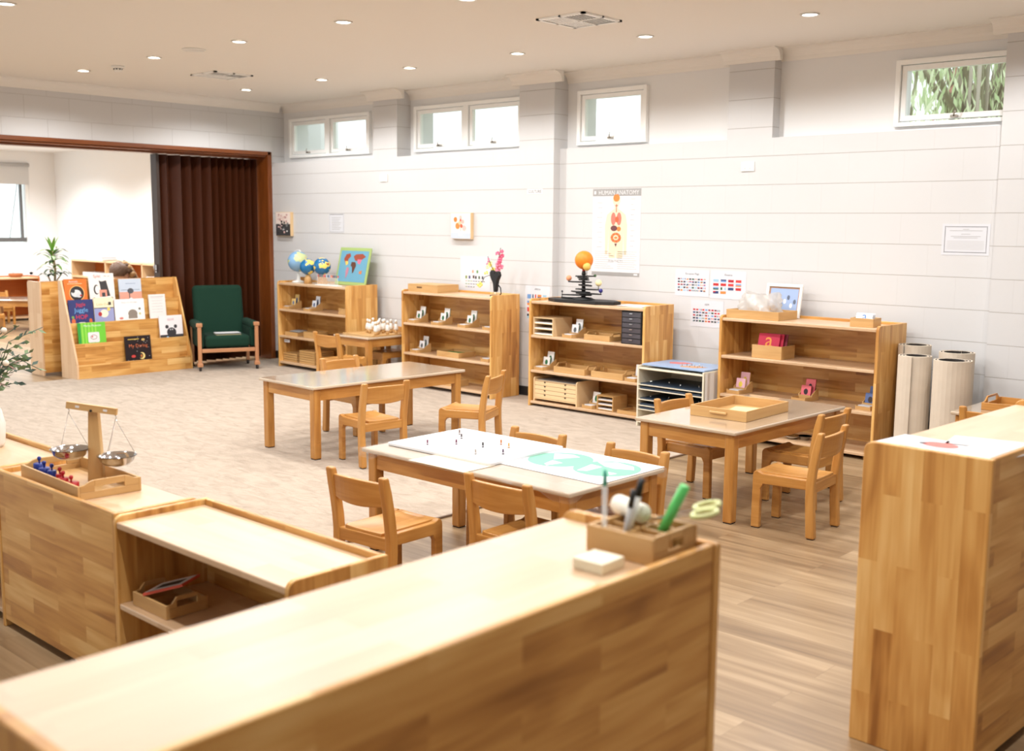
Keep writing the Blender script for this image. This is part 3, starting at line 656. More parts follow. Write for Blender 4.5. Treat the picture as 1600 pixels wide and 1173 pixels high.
sheet('shelf_label', 'small grey paper label hung under the middle shelf beside the trays', 'label', -9.92, zA(.285), .10, .03, 7.092, lambda m, w, h, z: m.rect(-.04, -.004, .02, .004, GREYT, z))
# top of A
tA = FZ + .92 + .0006
def globe(label, loc, r, kind):
    t = thing('globe', label, 'globe', loc)
    mt, N, L, P = newmat('globe_map_' + kind)
    tc = N.new('ShaderNodeTexCoord'); n = N.new('ShaderNodeTexNoise'); n.inputs['Scale'].default_value = {'a': 9, 'b': 10, 'c': 12}[kind]; n.inputs['Detail'].default_value = 2; L.new(tc.outputs['Object'], n.inputs['Vector'])
    rp = N.new('ShaderNodeValToRGB'); rp.color_ramp.interpolation = 'CONSTANT'
    sea = (126, 168, 206) if kind == 'a' else (24, 104, 156); lands = {'a': [(196, 206, 150), (222, 150, 130)], 'b': [(240, 220, 110), (240, 220, 110)], 'c': [(240, 216, 110), (160, 40, 40)]}[kind]
    rp.color_ramp.elements[0].color = rgb(*sea); rp.color_ramp.elements[1].color = rgb(*lands[0]); rp.color_ramp.elements[1].position = .54
    e = rp.color_ramp.elements.new(.66); e.color = rgb(*lands[1])
    L.new(n.outputs['Fac'], rp.inputs[0]); L.new(rp.outputs[0], P.inputs['Base Color']); P.inputs['Roughness'].default_value = .25
    return t, mt
t, mt = globe('pale blue desk globe on white stand, largest of the three globes', (-9.87, 7.22, tA), .095, 'a')
m = MB(); m.ball(.112, mt, T(0, 0, .23) @ RY(.4), 32, 20); m.build('sphere', t)
m = MB(); m.tube([(.122 * cos(a), 0, .23 + .122 * sin(a)) for a in [radians(q) for q in range(65, 296, 12)]], .005, PLASTW); m.build('meridian', t)
m = MB(); m.lathe([(.07, 0), (.07, .012), (.02, .03), (.014, .11)], PLASTW, 24); m.build('base', t)
t, mt = globe('dark blue continent globe with yellow land, left of the two on wooden bases', (-9.63, 7.17, tA), .085, 'b')
m = MB(); m.ball(.085, mt, T(0, 0, .18), 28, 18); m.build('sphere', t)
m = MB(); m.lathe([(.045, 0), (.038, .06), (.018, .1)], PALE, 24); m.build('base', t)
t, mt = globe('dark blue globe with yellow and red land, rightmost beside the flag rack', (-9.452, 7.225, tA), .088, 'c')
m = MB(); m.ball(.092, mt, T(0, 0, .19), 28, 18); m.build('sphere', t)
m = MB(); m.prism([(-.05, 0), (.05, 0), (.04, .07), (-.03, .1)], 1, -.03, .03, BEECH, 0); m.build('base', t, bevel=.003)
block('small_box', 'small brown wooden box behind the pale globe stand', 'box', (-9.93, 7.355, tA), .0, .10, .06, .055, BEECH)
t = thing('flag_stand', 'white wooden rack of small paper flags in front of the world map puzzle', 'flag stand', (-9.14, 7.03, tA), radians(-2.2))
m = MB(); m.box(-.19, .19, 0, .07, 0, .012, PLASTW, 0); m.build('base', t, bevel=.002)
m = MB()
for k in range(15): m.box(-.175 + k * .025, -.172 + k * .025, .02, .023, .012, .115, PLASTW, 2)
m.build('flag_poles', t)
m = MB()
for k in range(15): m.box(-.172 + k * .025, -.154 + k * .025, .0205, .022, .09, .113, col(*FC[(k * 3) % 10]), 0)
m.build('flags', t)
# world puzzle map leaning on wall
def rough_continents():
    return [([(-.36, .2), (-.3, .33), (-.16, .36), (-.12, .28), (-.2, .2), (-.2, .1), (-.26, .04)], 0), ([(-.3, .14), (-.2, .14), (-.18, .06), (-.25, .02)], 1),
            ([(-.2, -.02), (-.12, -.06), (-.13, -.2), (-.2, -.36), (-.23, -.14)], 2), ([(-.02, .28), (.06, .34), (.3, .36), (.42, .28), (.3, .2), (.2, .16), (.06, .16)], 3),
            ([(.14, .2), (.3, .2), (.24, .06), (.16, .1)], 4), ([(-.06, .12), (.08, .12), (.12, .02), (.06, -.16), (.02, -.2), (-.02, -.02), (-.08, .02)], 5), ([(.26, -.14), (.36, -.1), (.36, -.2), (.27, -.2)], 6)]
def worldmap(m, w, h, z, cols, sea=None, M=None):
    if sea: m.disc(-w * .2, 0, w * .27, h * .44, sea, z, M, 28); m.disc(w * .2, 0, w * .27, h * .44, sea, z + .0002, M, 28)
    for pts, k in rough_continents(): m.flat([(p[0] * w, p[1] * h) for p in pts], cols[k], z + .0008 + k * .0001, M)
CM = [col(150, 66, 40), col(228, 190, 90), col(178, 120, 140), col(150, 70, 46), col(214, 110, 140), col(90, 50, 30), col(196, 120, 70)]
t = thing('world_map_puzzle', 'green-framed wooden world map puzzle leaning on the wall beside the globes', 'puzzle', (-9.08, 7.295, tA + .003)); t.rotation_euler = (radians(77), 0, radians(-2))
m = MB(); m.box(-.265, .265, 0, .40, -.012, .0, plain('green_paint', (156, 178, 108), .5), 0); m.build('board', t, bevel=.003)
m = MB(); m.box(-.235, .235, .035, .365, 0, .002, plain('sea_blue', (100, 156, 182), .5), 0); m.build('inlay', t)
m = MB(); worldmap(m, .47, .38, .0025, CM, None, T(0, .2, 0)); m.build('puzzle_pieces', t)
# --- unit B
for i, (x, dsc, sc) in enumerate(((-7.96, 'first on the shelf under the lidded box', 'green'), (-7.62, 'second on the shelf under the lidded box', 'green'), (-7.26, 'third under the lidded box, with tallest card', 'green'), (-6.94, 'fourth under the orchid vase', 'green'))):
    holder(dsc, (x, 7.10, zA(.62)), -.12, sc)
holder('on the lower middle shelf under the lidded box', (-7.93, 7.11, zA(.33)), -.12, 'grey')
t = tray('flat wooden box with green leaf cards on the middle shelf of the second unit', (-7.53, 7.09, zA(.33)), -.02, .30, .22, .05)
block('leaf_card', 'green leaf card lying in the flat box on the middle shelf', 'card', (-7.40, 7.19, zA(.33) + .007), .2, .18, .12, .03, col(60, 120, 60))
holder('rightmost on the middle shelf under the orchid vase', (-6.96, 7.10, zA(.33)), -.12, 'grey', 1)
tray('small plain wooden box on the bottom shelf seen above the first table', (-7.45, 7.10, zA(.055)), 0, .18, .16, .06)
t = tray('lidded pale wooden box on top of the second shelf unit', (-7.97, 7.12, FZ + .92 + .0006), .0, .42, .28, .065)
m = MB(); m.box(0, .42, 0, .28, .0655, .074, PALE, 0); m.build('lid', t, bevel=.002)
m = MB(); m.box(.13, .20, -.0015, 0, .038, .05, plain('slot_dark', (90, 56, 26), .7)); m.build('slot', t)
t = thing('flower_vase', 'black heart-shaped vase of pink and yellow orchids on the second shelf unit', 'vase', (-6.87, 7.20, FZ + .92 + .0006))
m = MB(); m.prism([(-.05, .17), (-.062, .215), (-.04, .24), (-.01, .225), (0, .20), (.02, .232), (.05, .225), (.058, .19), (.03, .14), (.014, .04), (-.010, .04), (-.02, .12)], 1, -.02, .02, BLACK, 2); m.build('heart_body', t, bevel=.006)
m = MB(); m.box(-.045, .05, -.03, .03, 0, .012, BLACK); m.tube([(.045, 0, .01), (.07, 0, .03), (.062, 0, .08), (.03, 0, .11)], .006, BLACK); m.build('base', t, bevel=.003)
m = MB(); m.lathe([(.036, .012), (.03, .03), (.012, .07), (.012, .05)], clearmat('clear_glass', (.96, .98, 1, 1), .2), 18, cap=False); m.build('glass_foot', t)
fl = [col(232, 96, 130), col(240, 130, 156), col(238, 214, 110), col(250, 236, 180)]
m = MB()
random.seed(11)
def bloom(m, x, y, z, r, c):
    for q in range(5):
        a = q * 2 * pi / 5 + random.random(); m.lathe([(.001, 0), (r * .5, r * .12), (r * .45, r * .3), (.001, r * .4)], c, 8, T(x + r * .5 * cos(a), y + r * .3 * sin(a + 1), z + r * .5 * sin(a)) @ RX(pi / 2 + .3 * sin(a)))
for k in range(9): bloom(m, .03 + random.uniform(-.02, .03) + k * .004, 0 + random.uniform(-.02, .02), .25 + k * .02, .03 - k * .0012, fl[0] if k > 2 else fl[1])
m.build('orchid_spray', t); m = MB()
for k in range(6): bloom(m, -.07 + random.uniform(-.03, .04), random.uniform(-.02, .02), .21 + k * .018, .022, fl[2 + k % 2])
m.build('orchid_spray', t); m = MB()
for k in range(4): bloom(m, -.10 + random.uniform(-.01, .01), 0, .27 + k * .022, .012, fl[1])
m.build('orchid_spray', t); m = MB()
bloom(m, -.185, -.01, .10, .03, fl[2])
m.build('orchid_bloom', t)
m = MB(); m.tube([(-.01, 0, .15), (-.08, 0, .19), (-.14, 0, .17), (-.18, 0, .11)], .003, BLACK); m.tube([(0, 0, .2), (-.06, 0, .28), (-.10, 0, .36)], .003, DARKR); m.tube([(0, 0, .2), (.03, 0, .3), (.06, 0, .44)], .003, DARKR); m.build('stems', t)
# --- unit C
t = thing('paper_sorter', 'small four-tier pale wooden paper sorter on the top shelf under the planet model', 'paper sorter', (-6.30, 7.08, zA(.622)))
def sorter(t, w, d, h, n, mat=BIRCH, pm=PAPER):
    m = MB(); m.box(0, .008, 0, d, 0, h, mat, 1); m.box(w - .008, w, 0, d, 0, h, mat, 1); m.box(0, w, d - .006, d, 0, h, mat, 0); m.build('case', t, bevel=.001)
    for k in range(n):
        z = .004 + k * (h - .012) / (n - 1) if n > 1 else .01
        m = MB(); m.box(.008, w - .008, .003, d - .006, z, z + .006, mat, 0); m.build('tier', t)
        if k < n - 1:
            m = MB(); m.box(.012, w - .012, .006, d - .02, z + .006, z + .014, pm); m.build('paper_stack', t)
sorter(t, .225, .26, .155, 4)
holder('on the top shelf beside the paper sorter', (-5.99, 7.10, zA(.622)), -.12, 'grey')
tray('long low wooden tray beside the black drawer tower', (-5.75, 7.10, zA(.622)), 0, .27, .2, .045, .02)
t = thing('drawer_tower', 'black plastic six-drawer tower at the right end of the top shelf', 'drawer tower', (-5.345, 7.08, zA(.622)))
m = MB(); m.box(0, .006, 0, .25, 0, .262, BLACK); m.box(.194, .20, 0, .25, 0, .262, BLACK); m.box(0, .2, .244, .25, 0, .262, BLACK); m.box(0, .2, 0, .25, .262, .268, BLACK); m.box(0, .2, 0, .25, 0, .004, BLACK); m.build('case', t)
SM = plain('smoke_plastic', (74, 70, 76), .12)
for k in range(6):
    z = .006 + k * .0425
    m = MB(); m.box(.008, .192, -.003, .23, z, z + .039, SM); d_ = m.build('drawer', t, bevel=.003)
    m = MB(); m.box(.085, .115, -.012, -.003, z + .026, z + .032, STEEL); m.build('pull', d_)
    m = MB(); m.box(.002, .198, -.005, -.002, z + .0395, z + .042, BLACK); m.build('drawer_rim', d_)
holder('leftmost on the middle shelf under the planet model', (-6.30, 7.09, zA(.318)), -.12, 'green')
tray('left one of two arched-handle trays on the shelf under the planet model', (-6.07, 7.09, zA(.318)), 0, .34, .22, .05, .028)
tray('right one of two arched-handle trays on the shelf under the planet model', (-5.66, 7.09, zA(.318)), 0, .33, .22, .05, .028)
holder('on the middle shelf behind the map cabinet corner', (-5.31, 7.09, zA(.318)), -.12, 'grey', 1)
t = thing('geometry_cabinet', 'pale wooden five-drawer cabinet on the bottom shelf under the planet model', 'drawer cabinet', (-6.29, 7.08, zA(.045)))
W_, D_, H_ = .49, .30, .21
m = MB(); m.prism(rounded(0, D_, 0, H_, .02, 'd'), 0, 0, .012, BIRCH, 1); m.prism(rounded(0, D_, 0, H_, .02, 'd'), 0, W_ - .012, W_, BIRCH, 1); m.box(.012, W_ - .012, D_ - .01, D_, 0, H_, BIRCH); m.box(.012, W_ - .012, .0, D_ - .01, .022, .03, BIRCH); m.build('case', t, bevel=.001)
for k in range(4):
    z = .032 + k * .037
    m = MB(); m.box(.014, W_ - .014, .002, D_ - .012, z, z + .034, BIRCH, 0); dd = m.build('drawer', t, bevel=.002)
    m = MB()
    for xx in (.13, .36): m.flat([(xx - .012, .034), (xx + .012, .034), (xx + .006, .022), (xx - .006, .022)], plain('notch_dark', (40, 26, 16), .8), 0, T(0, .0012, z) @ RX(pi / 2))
    m.build('finger_notch', dd)
m = MB(); m.box(.014, W_ - .014, .004, D_ - .012, .181, .186, BIRCH, 0); m.box(.03, W_ - .03, .02, D_ - .04, .186, .188, GREYT); m.build('display_tray', t)
holder('on the bottom shelf beside the drawer cabinet', (-5.75, 7.09, zA(.045)), -.1, 'green', 1)
t = thing('paper_sorter', 'small four-tier orange-sided card sorter on the bottom shelf', 'paper sorter', (-5.60, 7.10, zA(.045)))
sorter(t, .17, .2, .125, 4, PALE)
tray('low plain wooden tray at the right end of the bottom shelf beside the card sorter', (-5.38, 7.09, zA(.045)), 0, .23, .22, .028)
# planet model
tC = FZ + .917 + .0006
t = thing('planet_model', 'black orrery with large orange sun on a wide hexagonal base', 'planet model', (-5.86, 7.22, tC))
m = MB(); m.prism([(-.36, -.04), (-.22, -.12), (.22, -.12), (.36, -.04), (.36, .05), (.24, .13), (-.24, .13), (-.36, .05)], 2, 0, .028, BLACK); m.build('base', t, bevel=.003)
m = MB(); m.lathe([(.10, .028), (.07, .045), (.02, .05), (.012, .23), (.02, .24), (.014, .27)], BLACK, 20); m.build('column', t)
m = MB(); m.lathe([(.012, .25), (.014, .30)], col(170, 40, 30), 16); m.build('sun_stem', t)
m = MB(); m.ball(.078, plain('sun_orange', (242, 132, 24), .5, noise=.25, nscale=40), T(0, 0, .36), 28, 18); m.build('sun', t)
def arm(ang, L_, z, planet=None, r=.02, c=None):
    m = MB(); M = RZ(ang)
    m.prism([(-.07, -.02), (.0, -.045), (L_ * .6, -.034), (L_, -.008), (L_, .008), (L_ * .6, .034), (.0, .045), (-.07, .02)], 2, z, z + .01, BLACK, 0, M); o = m.build('arm', t, bevel=.002)
    if planet is not None:
        m = MB(); m.tube([(L_ - .005, 0, z + .005), (L_ - .005, 0, z + planet)], .003, BLACK, 6, M); m.ball(r, col(*c), M @ T(L_ - .005, 0, z + planet + r * .8), 18, 12); m.build('planet', o)
arm(.15, .15, .11, .04, .028, (238, 222, 170)); arm(0, .19, .075, .02, .018, (44, 40, 120)); arm(3.3, .15, .17, .015, .024, (226, 150, 110)); arm(-.5, .07, .19, .09, .034, (224, 184, 90)); arm(2.9, .17, .085); arm(3.6, .19, .06); arm(5.8, .16, .145); arm(2.6, .12, .205, .0, .012, (150, 50, 40)); arm(.6, .1, .22, .0, .012, (70, 110, 70)); arm(3.1, .25, .03, .05, .008, (30, 30, 40))
m = MB()
for k in range(3): m.box(-.13, .13, -.09, .09, k * .0022, k * .0022 + .002, PAPER, 0, RZ((k - 1) * .05))
tag(m.build('paper_sheets', loc=(-5.32, 7.24, tC)), 'few loose white sheets lying right of the planet model', 'papers')
# --- map cabinet
t = thing('map_puzzle_cabinet', 'pale cabinet with slots of map puzzles and a blue map puzzle on top', 'cabinet', (-5.075, 6.94, FZ), radians(-2))
CR = plain('cream_board', (222, 212, 190), .5); W_, D_, H_ = .63, .44, .485
m = MB(); m.box(0, .014, 0, D_, 0, H_, CR, 2); m.box(W_ - .014, W_, 0, D_, 0, H_, CR, 2); m.box(.014, W_ - .014, D_ - .01, D_, 0, H_, CR); m.box(.014, W_ - .014, .002, D_ - .01, H_ - .03, H_ - .018, CR); m.box(.014, W_ - .014, .002, D_ - .01, .03, .04, CR); m.build('case', t, bevel=.002)
PDB = plain('puzzle_dark_blue', (40, 56, 74), .4)
for k, z in enumerate((.134, .165, .213, .294, .330)):
    m = MB(); m.box(.014, W_ - .014, .0, D_ - .012, z, z + .007, CR, 0); m.build('runner_board', t)
    m = MB(); m.box(.03, W_ - .03, .006, D_ - .03, z + .007, z + (.016 if k in (2, 4) else .022), PDB, 0)
    if k in (2, 4):
        for q in range(4): m.tube([(.10 + q * .14, .05 + .05 * (q % 2), z + .016), (.10 + q * .14, .05 + .05 * (q % 2), z + .036)], .004, STEEL, 6)
    m.build('map_puzzle', t)
m = MB(); n = 26; CLO = plain('grey_beige_cloth', (206, 198, 190), .9)
pts = [(.633 + .007 * (1 + sin(k * 1.3)), .006 + k * (D_ - .012) / n) for k in range(n + 1)]
v = [(p[0], p[1], z) for z in (.01, .478) for p in pts] + [(p[0] + .003, p[1], z) for z in (.01, .478) for p in pts]; N_ = n + 1; f = []
for k in range(n): f += [(k, N_ + k, N_ + k + 1, k + 1), (2 * N_ + k, 2 * N_ + k + 1, 3 * N_ + k + 1, 3 * N_ + k), (N_ + k, 3 * N_ + k, 3 * N_ + k + 1, N_ + k + 1), (k, k + 1, 2 * N_ + k + 1, 2 * N_ + k)]
f += [(0, 2 * N_, 3 * N_, N_), (n, N_ + n, 3 * N_ + n, 2 * N_ + n)]
m.poly(v, f, CLO, 2, None, False); o = m.build('draped_cloth', loc=(-5.075, 6.94, FZ), rz=radians(-2)); tag(o, 'grey beige cloth hanging in folds on the side of the map cabinet', 'cloth')
t2 = thing('map_puzzle_board', 'light blue map puzzle with pink and tan land lying on the map cabinet', 'puzzle', (-5.06, 6.95, FZ + .4855), radians(-2))
m = MB(); m.box(.012, .60, .015, .40, 0, .012, plain('puzzle_blue', (146, 170, 204), .35)); m.build('board', t2, bevel=.002)
m = MB(); m.flat([(.1, .25), (.2, .32), (.3, .3), (.26, .2), (.16, .18)], col(206, 120, 120), .0126); m.flat([(.3, .12), (.42, .2), (.52, .18), (.46, .08), (.34, .07)], col(196, 150, 110), .0128)
for q in range(8): m.tube([(.32 + q * .024, .12 + (q % 3) * .03, .0126), (.32 + q * .024, .12 + (q % 3) * .03, .03)], .003, CHROME, 6)
m.build('puzzle_pieces', t2)
# --- unit D contents
tD = .905 + .0006
t = tray('large wooden tray holding a cloudy plastic bag on top of the right shelf unit', (-4.385, 7.10, tD), radians(-1), .44, .27, .062)
m = MB(); random.seed(5)
nx, nz = 26, 14; v = []; f = []
for j in range(nz + 1):
    for i in range(nx):
        a = 2 * pi * i / nx; h = j / nz
        rr = (1 - .25 * h ** 2) * (1 + .13 * sin(a * 5 + h * 7) + .07 * sin(a * 11 + h * 13)); zz = .165 * h * (1 + .30 * max(0, abs(cos(a)) - .55)) 
        v.append((.17 * rr * cos(a), .10 * rr * sin(a), zz + .004))
for j in range(nz):
    for i in range(nx): k = (i + 1) % nx; f.append((j * nx + i, j * nx + k, (j + 1) * nx + k, (j + 1) * nx + i))
f.append(tuple(range(nx))[::-1])
m.poly(v, f, BAG, 2, None, True)
tag(m.build('plastic_bag', loc=(-4.17, 7.23, tD + .008)), 'crumpled cloudy plastic bag standing in the large tray', 'bag')
m = MB()
for k in range(26): m.box(-.012, .012, -.008, .008, -.006, .006, PALE, 0, T(random.uniform(-.11, .11), random.uniform(-.05, .05), .015 + random.random() * .07) @ RZ(random.random() * 3) @ RX(random.random() * 3))
tag(m.build('wooden_pieces', loc=(-4.17, 7.23, tD + .008)), 'loose pale wooden pieces seen through the plastic bag', 'wooden pieces')['kind'] = 'stuff'
t = thing('framed_picture', 'white picture frame with blue picture leaning behind the plastic bag', 'picture frame', (-4.10, 7.42, tD)); t.rotation_euler = (radians(80), 0, radians(-4))
m = MB(); w, h, b = .31, .25, .022
m.box(-w / 2, w / 2, 0, b, 0, .018, PLASTW); m.box(-w / 2, w / 2, h - b, h, 0, .018, PLASTW); m.box(-w / 2, -w / 2 + b, b, h - b, 0, .018, PLASTW); m.box(w / 2 - b, w / 2, b, h - b, 0, .018, PLASTW); m.build('frame', t, bevel=.002)
m = MB(); m.box(-w / 2 + b, w / 2 - b, b, h - b, .001, .006, col(176, 130, 96)); m.rect(-w / 2 + b + .012, b + .01, w / 2 - b - .012, h - b - .012, col(150, 170, 206), .0066)
for k in range(8): m.disc(-.1 + k * .028, .09 + (k % 3) * .03, .012, .018, col(*((90, 100, 120) if k % 2 else (230, 232, 240))), .0072 + k * .0001)
m.build('picture', t)
tray('small open wooden box of alphabet cards on top of the right shelf unit', (-3.40, 7.10, tD), .05, .165, .14, .06)
for k in range(4):
    m = MB(); m.box(-.06, .06, 0, .0025, 0, .085, LAM); 
    if k == 0: m.text('a', .09, 0, .035, col(70, 120, 190), 0, T(0, -.0008, 0) @ RX(pi / 2))
    o = m.build('alphabet_card'); o.matrix_world = T(-3.320 + k * .001, 7.124 + k * .010, tD + .012) @ RZ(.04 * k - .02) @ RX(-.38)
    tag(o, ('front card showing a blue letter a in the small box on the shelf unit', 'white card second from the front in the small alphabet box', 'white card third from the front in the small alphabet box', 'rearmost white card in the small alphabet box')[k], 'card', 'alphabet cards in the small box')
tray('deep wooden box of letter cards on the top shelf of the right unit', (-4.15, 7.09, .6256), -.02, .245, .19, .095)
PKM = plain('sandpaper_pink', (196, 34, 70), .6)
for k in range(3):
    m = MB(); m.box(-.085, .085, 0, .006, 0, .17, PKM if k < 2 else plain('dark_red_card', (120, 24, 44), .6))
    if k == 0: m.text('a', .15, 0, .075, col(230, 150, 60), 0, T(0, -.0008, 0) @ RX(pi / 2))
    o = m.build('letter_card'); o.matrix_world = T(-4.05 + k * .02, 7.13 + k * .022, .636) @ RZ(.03) @ RX(-.25)
    tag(o, ('red card with orange letter a at the front of the deep box', 'red letter card directly behind the front card', 'dark red letter card at the back of the deep box')[k], 'card', 'letter cards in the deep box')
holder('with pink cards in the right unit', (-4.36, 7.10, .3356), -.1, 'pink')
holder('with red cards in the right unit', (-3.83, 7.12, .3356), -.1, 'red', 2, False)
holder('with blue cards in the right unit', (-3.33, 7.10, .3356), -.1, 'navy')
m = MB(); m.lathe([(.03, 0), (.06, .02), (.062, .024), (.028, .004)], STEEL, 20); m.lathe([(.03, 0), (.05, .03), (.052, .03)], STEEL, 20, T(.09, .02, 0)); tag(m.build('metal_dishes', loc=(-3.83, 7.16, .0506)), 'shiny metal dishes on the bottom shelf seen past the chair back', 'dishes')
# --- rugs
def rug(label, x, y, r, h, turns, lean=(0, 0), start=0):
    m = MB(); n = int(turns * 26); th = .011; RG = MATS.get('rug') or plain('rug', (204, 190, 172), .95, noise=.12, nscale=9, bump=.5)
    MATS['rug'] = RG; BKM = plain('rug_backing', (52, 46, 42), .9)
    v = []; f = []
    for k in range(n + 1):
        a = start + 2 * pi * k / 26; rr = r - (turns - k / 26) * .019 if k < n else r
        for z in (0, h):
            v.append((rr * cos(a), rr * sin(a), z)); v.append(((rr - th) * cos(a), (rr - th) * sin(a), z))
    fo = []; fi = []
    for k in range(n):
        o = k * 4; p = o + 4
        fo.append((o, p, p + 2, o + 2)); fi.append((o + 1, o + 3, p + 3, p + 1)); fo.append((o + 2, p + 2, p + 3, o + 3)); fo.append((o, o + 1, p + 1, p))
    e = n * 4; fo.append((e, e + 1, e + 3, e + 2)); fo.append((0, 2, 3, 1))
    m.poly(v, fo, RG, 2, None, False); m.poly(v, fi, BKM, 2, None, False)
    o = m.build('rolled_rug', loc=(x, y, 0)); o.rotation_euler = (lean[0], lean[1], 0)
    tag(o, label, 'rug', 'rolled rugs standing in the corner')
rug('rolled beige rug standing against the side of the right shelf unit, dark gap showing', -3.03, 7.34, .115, .79, 2.3, (0, 0), 2.6)
rug('rolled beige rug standing in front with its flap open on the left', -2.905, 7.05, .115, .75, 2.3, (0, 0), 3.2)
rug('rolled beige rug nearest the viewer with wide dark hollow end', -2.655, 7.02, .125, .745, 2.1, (0, 0), .5)
rug('rolled beige rug farthest right against the pier', -2.745, 7.32, .125, .765, 2.2, (0, 0), 1.5)
# ================================================================== TABLES
def table(label, cx, cy, lx, ly, rz, h=.506, z0=FZ, top=TTOP, lt=.056):
    t = thing('childrens_table', label, 'table', (cx, cy, z0), rz)
    h = h - z0; a, b = lx / 2, ly / 2
    m = MB(); m.box(-a, a, -b, b, h - .02, h, top, 0 if lx > ly else 1); m.build('tabletop', t, bevel=.007, seg=3)
    i = .022
    for sx in (-1, 1):
        for sy in (-1, 1):
            x = sx * (a - i - lt / 2); y = sy * (b - i - lt / 2); k = lt / 2
            m = MB(); m.box(x - k, x + k, y - k, y + k, .004, h - .02, BEECH, 2); lg = m.build('leg', t, bevel=.008, seg=3)
            m = MB(); m.box(x - k + .004, x + k - .004, y - k + .004, y + k - .004, 0, .004, DARKR); m.build('foot_pad', lg)
    j = i + .008
    for sy in (-1, 1):
        y = sy * (b - j - .01); m = MB(); m.box(-a + i + lt, a - i - lt, y - .01, y + .01, h - .10, h - .02, BEECH, 0); m.build('apron', t, bevel=.002)
    for sx in (-1, 1):
        x = sx * (a - j - .01); m = MB(); m.box(x - .01, x + .01, -b + i + lt, b - i - lt, h - .10, h - .02, BEECH, 1); m.build('apron', t, bevel=.002)
    return t
table('empty wooden table near the middle, long side towards shelf units, reflecting the windows', -6.10, 5.035, .655, 1.37, radians(-1.8))
table('wooden table covered with white board and mint map sheet', -3.405, 3.655, 1.31, .665, radians(0.1), z0=0)
table('wooden table at right carrying an empty wooden tray', -3.30, 5.575, .66, 1.24, radians(-.6), z0=0)
table('small wooden table by the wall carrying white figurines', -8.35, 7.02, .53, .62, 0, h=.492)
T5 = table('wooden table mostly hidden behind the tall right cabinet', -2.14, 6.78, .60, .62, 0, h=.506, z0=0)
# plastic cover on table 2
m = MB(); x0, x1, y0, y1 = -4.066, -2.744, 3.316, 3.994; z = .5068
v = [(x0, y0, z), (x1, y0, z), (x1, y1, z), (x0, y1, z)]; f = [(0, 1, 2, 3)]
n = 60
ring = []
for k in range(n):
    s = k / n * 4; e = int(s); q = s - e; P = [Vector(p) for p in v]; p = P[e].lerp(P[(e + 1) % 4], q)
    out = Vector((((e == 1) - (e == 3)), ((e == 2) - (e == 0)), 0)); drop = .012 + (.03 if min(q, 1 - q) < .07 else 0) + .004 * sin(k * 2.3)
    ring.append((p.x + out.x * .003, p.y + out.y * .003, p.z - drop))
o0 = 4; vv = v + [tuple(Vector(v[int(k / n * 4)]).lerp(Vector(v[(int(k / n * 4) + 1) % 4]), k / n * 4 - int(k / n * 4))) for k in range(n)] + ring
for k in range(n): f.append((4 + k, 4 + n + k, 4 + n + (k + 1) % n, 4 + (k + 1) % n))
m.poly(vv, f, FILM, 0); tag(m.build('table_cover'), 'clear plastic cover over the table with the mint map', 'table cover')
# board with pegs
t = thing('white_board', 'thick white activity board on the clear-covered table', 'board', (-3.675, 3.715, .5075), radians(1))
m = MB(); m.prism(rounded(-.345, .345, -.265, .265, .02), 2, 0, .014, plain('white_board', (224, 225, 228), .25)); m.build('board', t, bevel=.003)
pc = [(120, 70, 90), (110, 60, 80), (130, 110, 100), (90, 80, 80), (40, 36, 38), (180, 170, 160), (190, 110, 50), (210, 160, 90), (90, 70, 90)]
pn = ['mauve', 'plum', 'taupe', 'grey brown', 'black', 'pale grey', 'orange brown', 'golden', 'dark violet']
for k, (x, y) in enumerate([(-3.829, 3.543), (-3.735, 3.646), (-3.906, 3.835), (-3.821, 3.766), (-3.597, 3.689), (-3.508, 3.549), (-3.578, 3.796), (-3.499, 3.766), (-3.418, 3.64)]):
    m = MB(); c = col(*pc[k]); m.lathe([(.005, 0), (.0055, .012), (.003, .014), (.005, .017), (.004, .023), (.001, .025)], c, 10); m.lathe([(.0058, .005), (.0058, .009)], PAPER, 10)
    tag(m.build('peg_figure', loc=(x, y, .5218)), 'tiny %s peg figure standing on the white board' % pn[k], 'peg figure', 'peg figures on the white board')
t = thing('map_sheet', 'white sheet with mint green map of the two hemispheres', 'map sheet', (-3.055, 3.765, .5075), radians(0))
m = MB(); m.box(-.295, .295, -.235, .235, 0, .0015, PAPER); m.build('paper', t)
MINT = plain('mint_print', (112, 180, 152), .5)
m = MB(); m.disc(-.135, .02, .15, .155, MINT, .0019, None, 36); m.disc(.135, .02, .15, .155, MINT, .0021, None, 36)
for pts in ([(-.24, .1), (-.16, .14), (-.10, .12), (-.13, .06), (-.16, .0)], [(-.15, -.02), (-.08, -.03), (-.1, -.12), (-.13, -.1)], [(.02, .1), (.1, .15), (.2, .13), (.24, .08), (.16, .04), (.1, .05)], [(.03, .04), (.1, .03), (.1, -.08), (.06, -.1)], [(.18, -.03), (.23, -.03), (.22, -.07)]): m.flat(pts, PAPER, .0025)
m.build('printed_map', t)
m = MB(); m.box(-.18, .18, -.10, .10, 0, .001, plain('beige_sheet', (222, 206, 180), .5)); tag(m.build('paper_mat', loc=(-3.5, 3.385, .5075), rz=0), 'thin beige paper strip under the edge of the white board', 'paper')
# tray on table 3
t = tray('large pale wooden tray with side handle bars on the right table', (-3.455, 5.245, .5066), radians(2), .36, .50, .06)
m = MB(); m.box(.13, .24, -.014, 0, .028, .042, PALE, 0); m.build('handle', t, bevel=.005)
m = MB(); m.box(.13, .24, .50, .514, .028, .042, PALE, 0); m.build('handle', t, bevel=.005)
for k in range(2): block('wooden_tile', ('pale wooden tile lying flat in the large tray', 'second pale wooden tile, on top in the large tray')[k], 'tile', (-3.27 + k * .01, 5.50 + k * .02, .5133 + k * .0085), .1 + k * .15, .16, .16, .008, BIRCH, .001, 'tiles in the large tray')
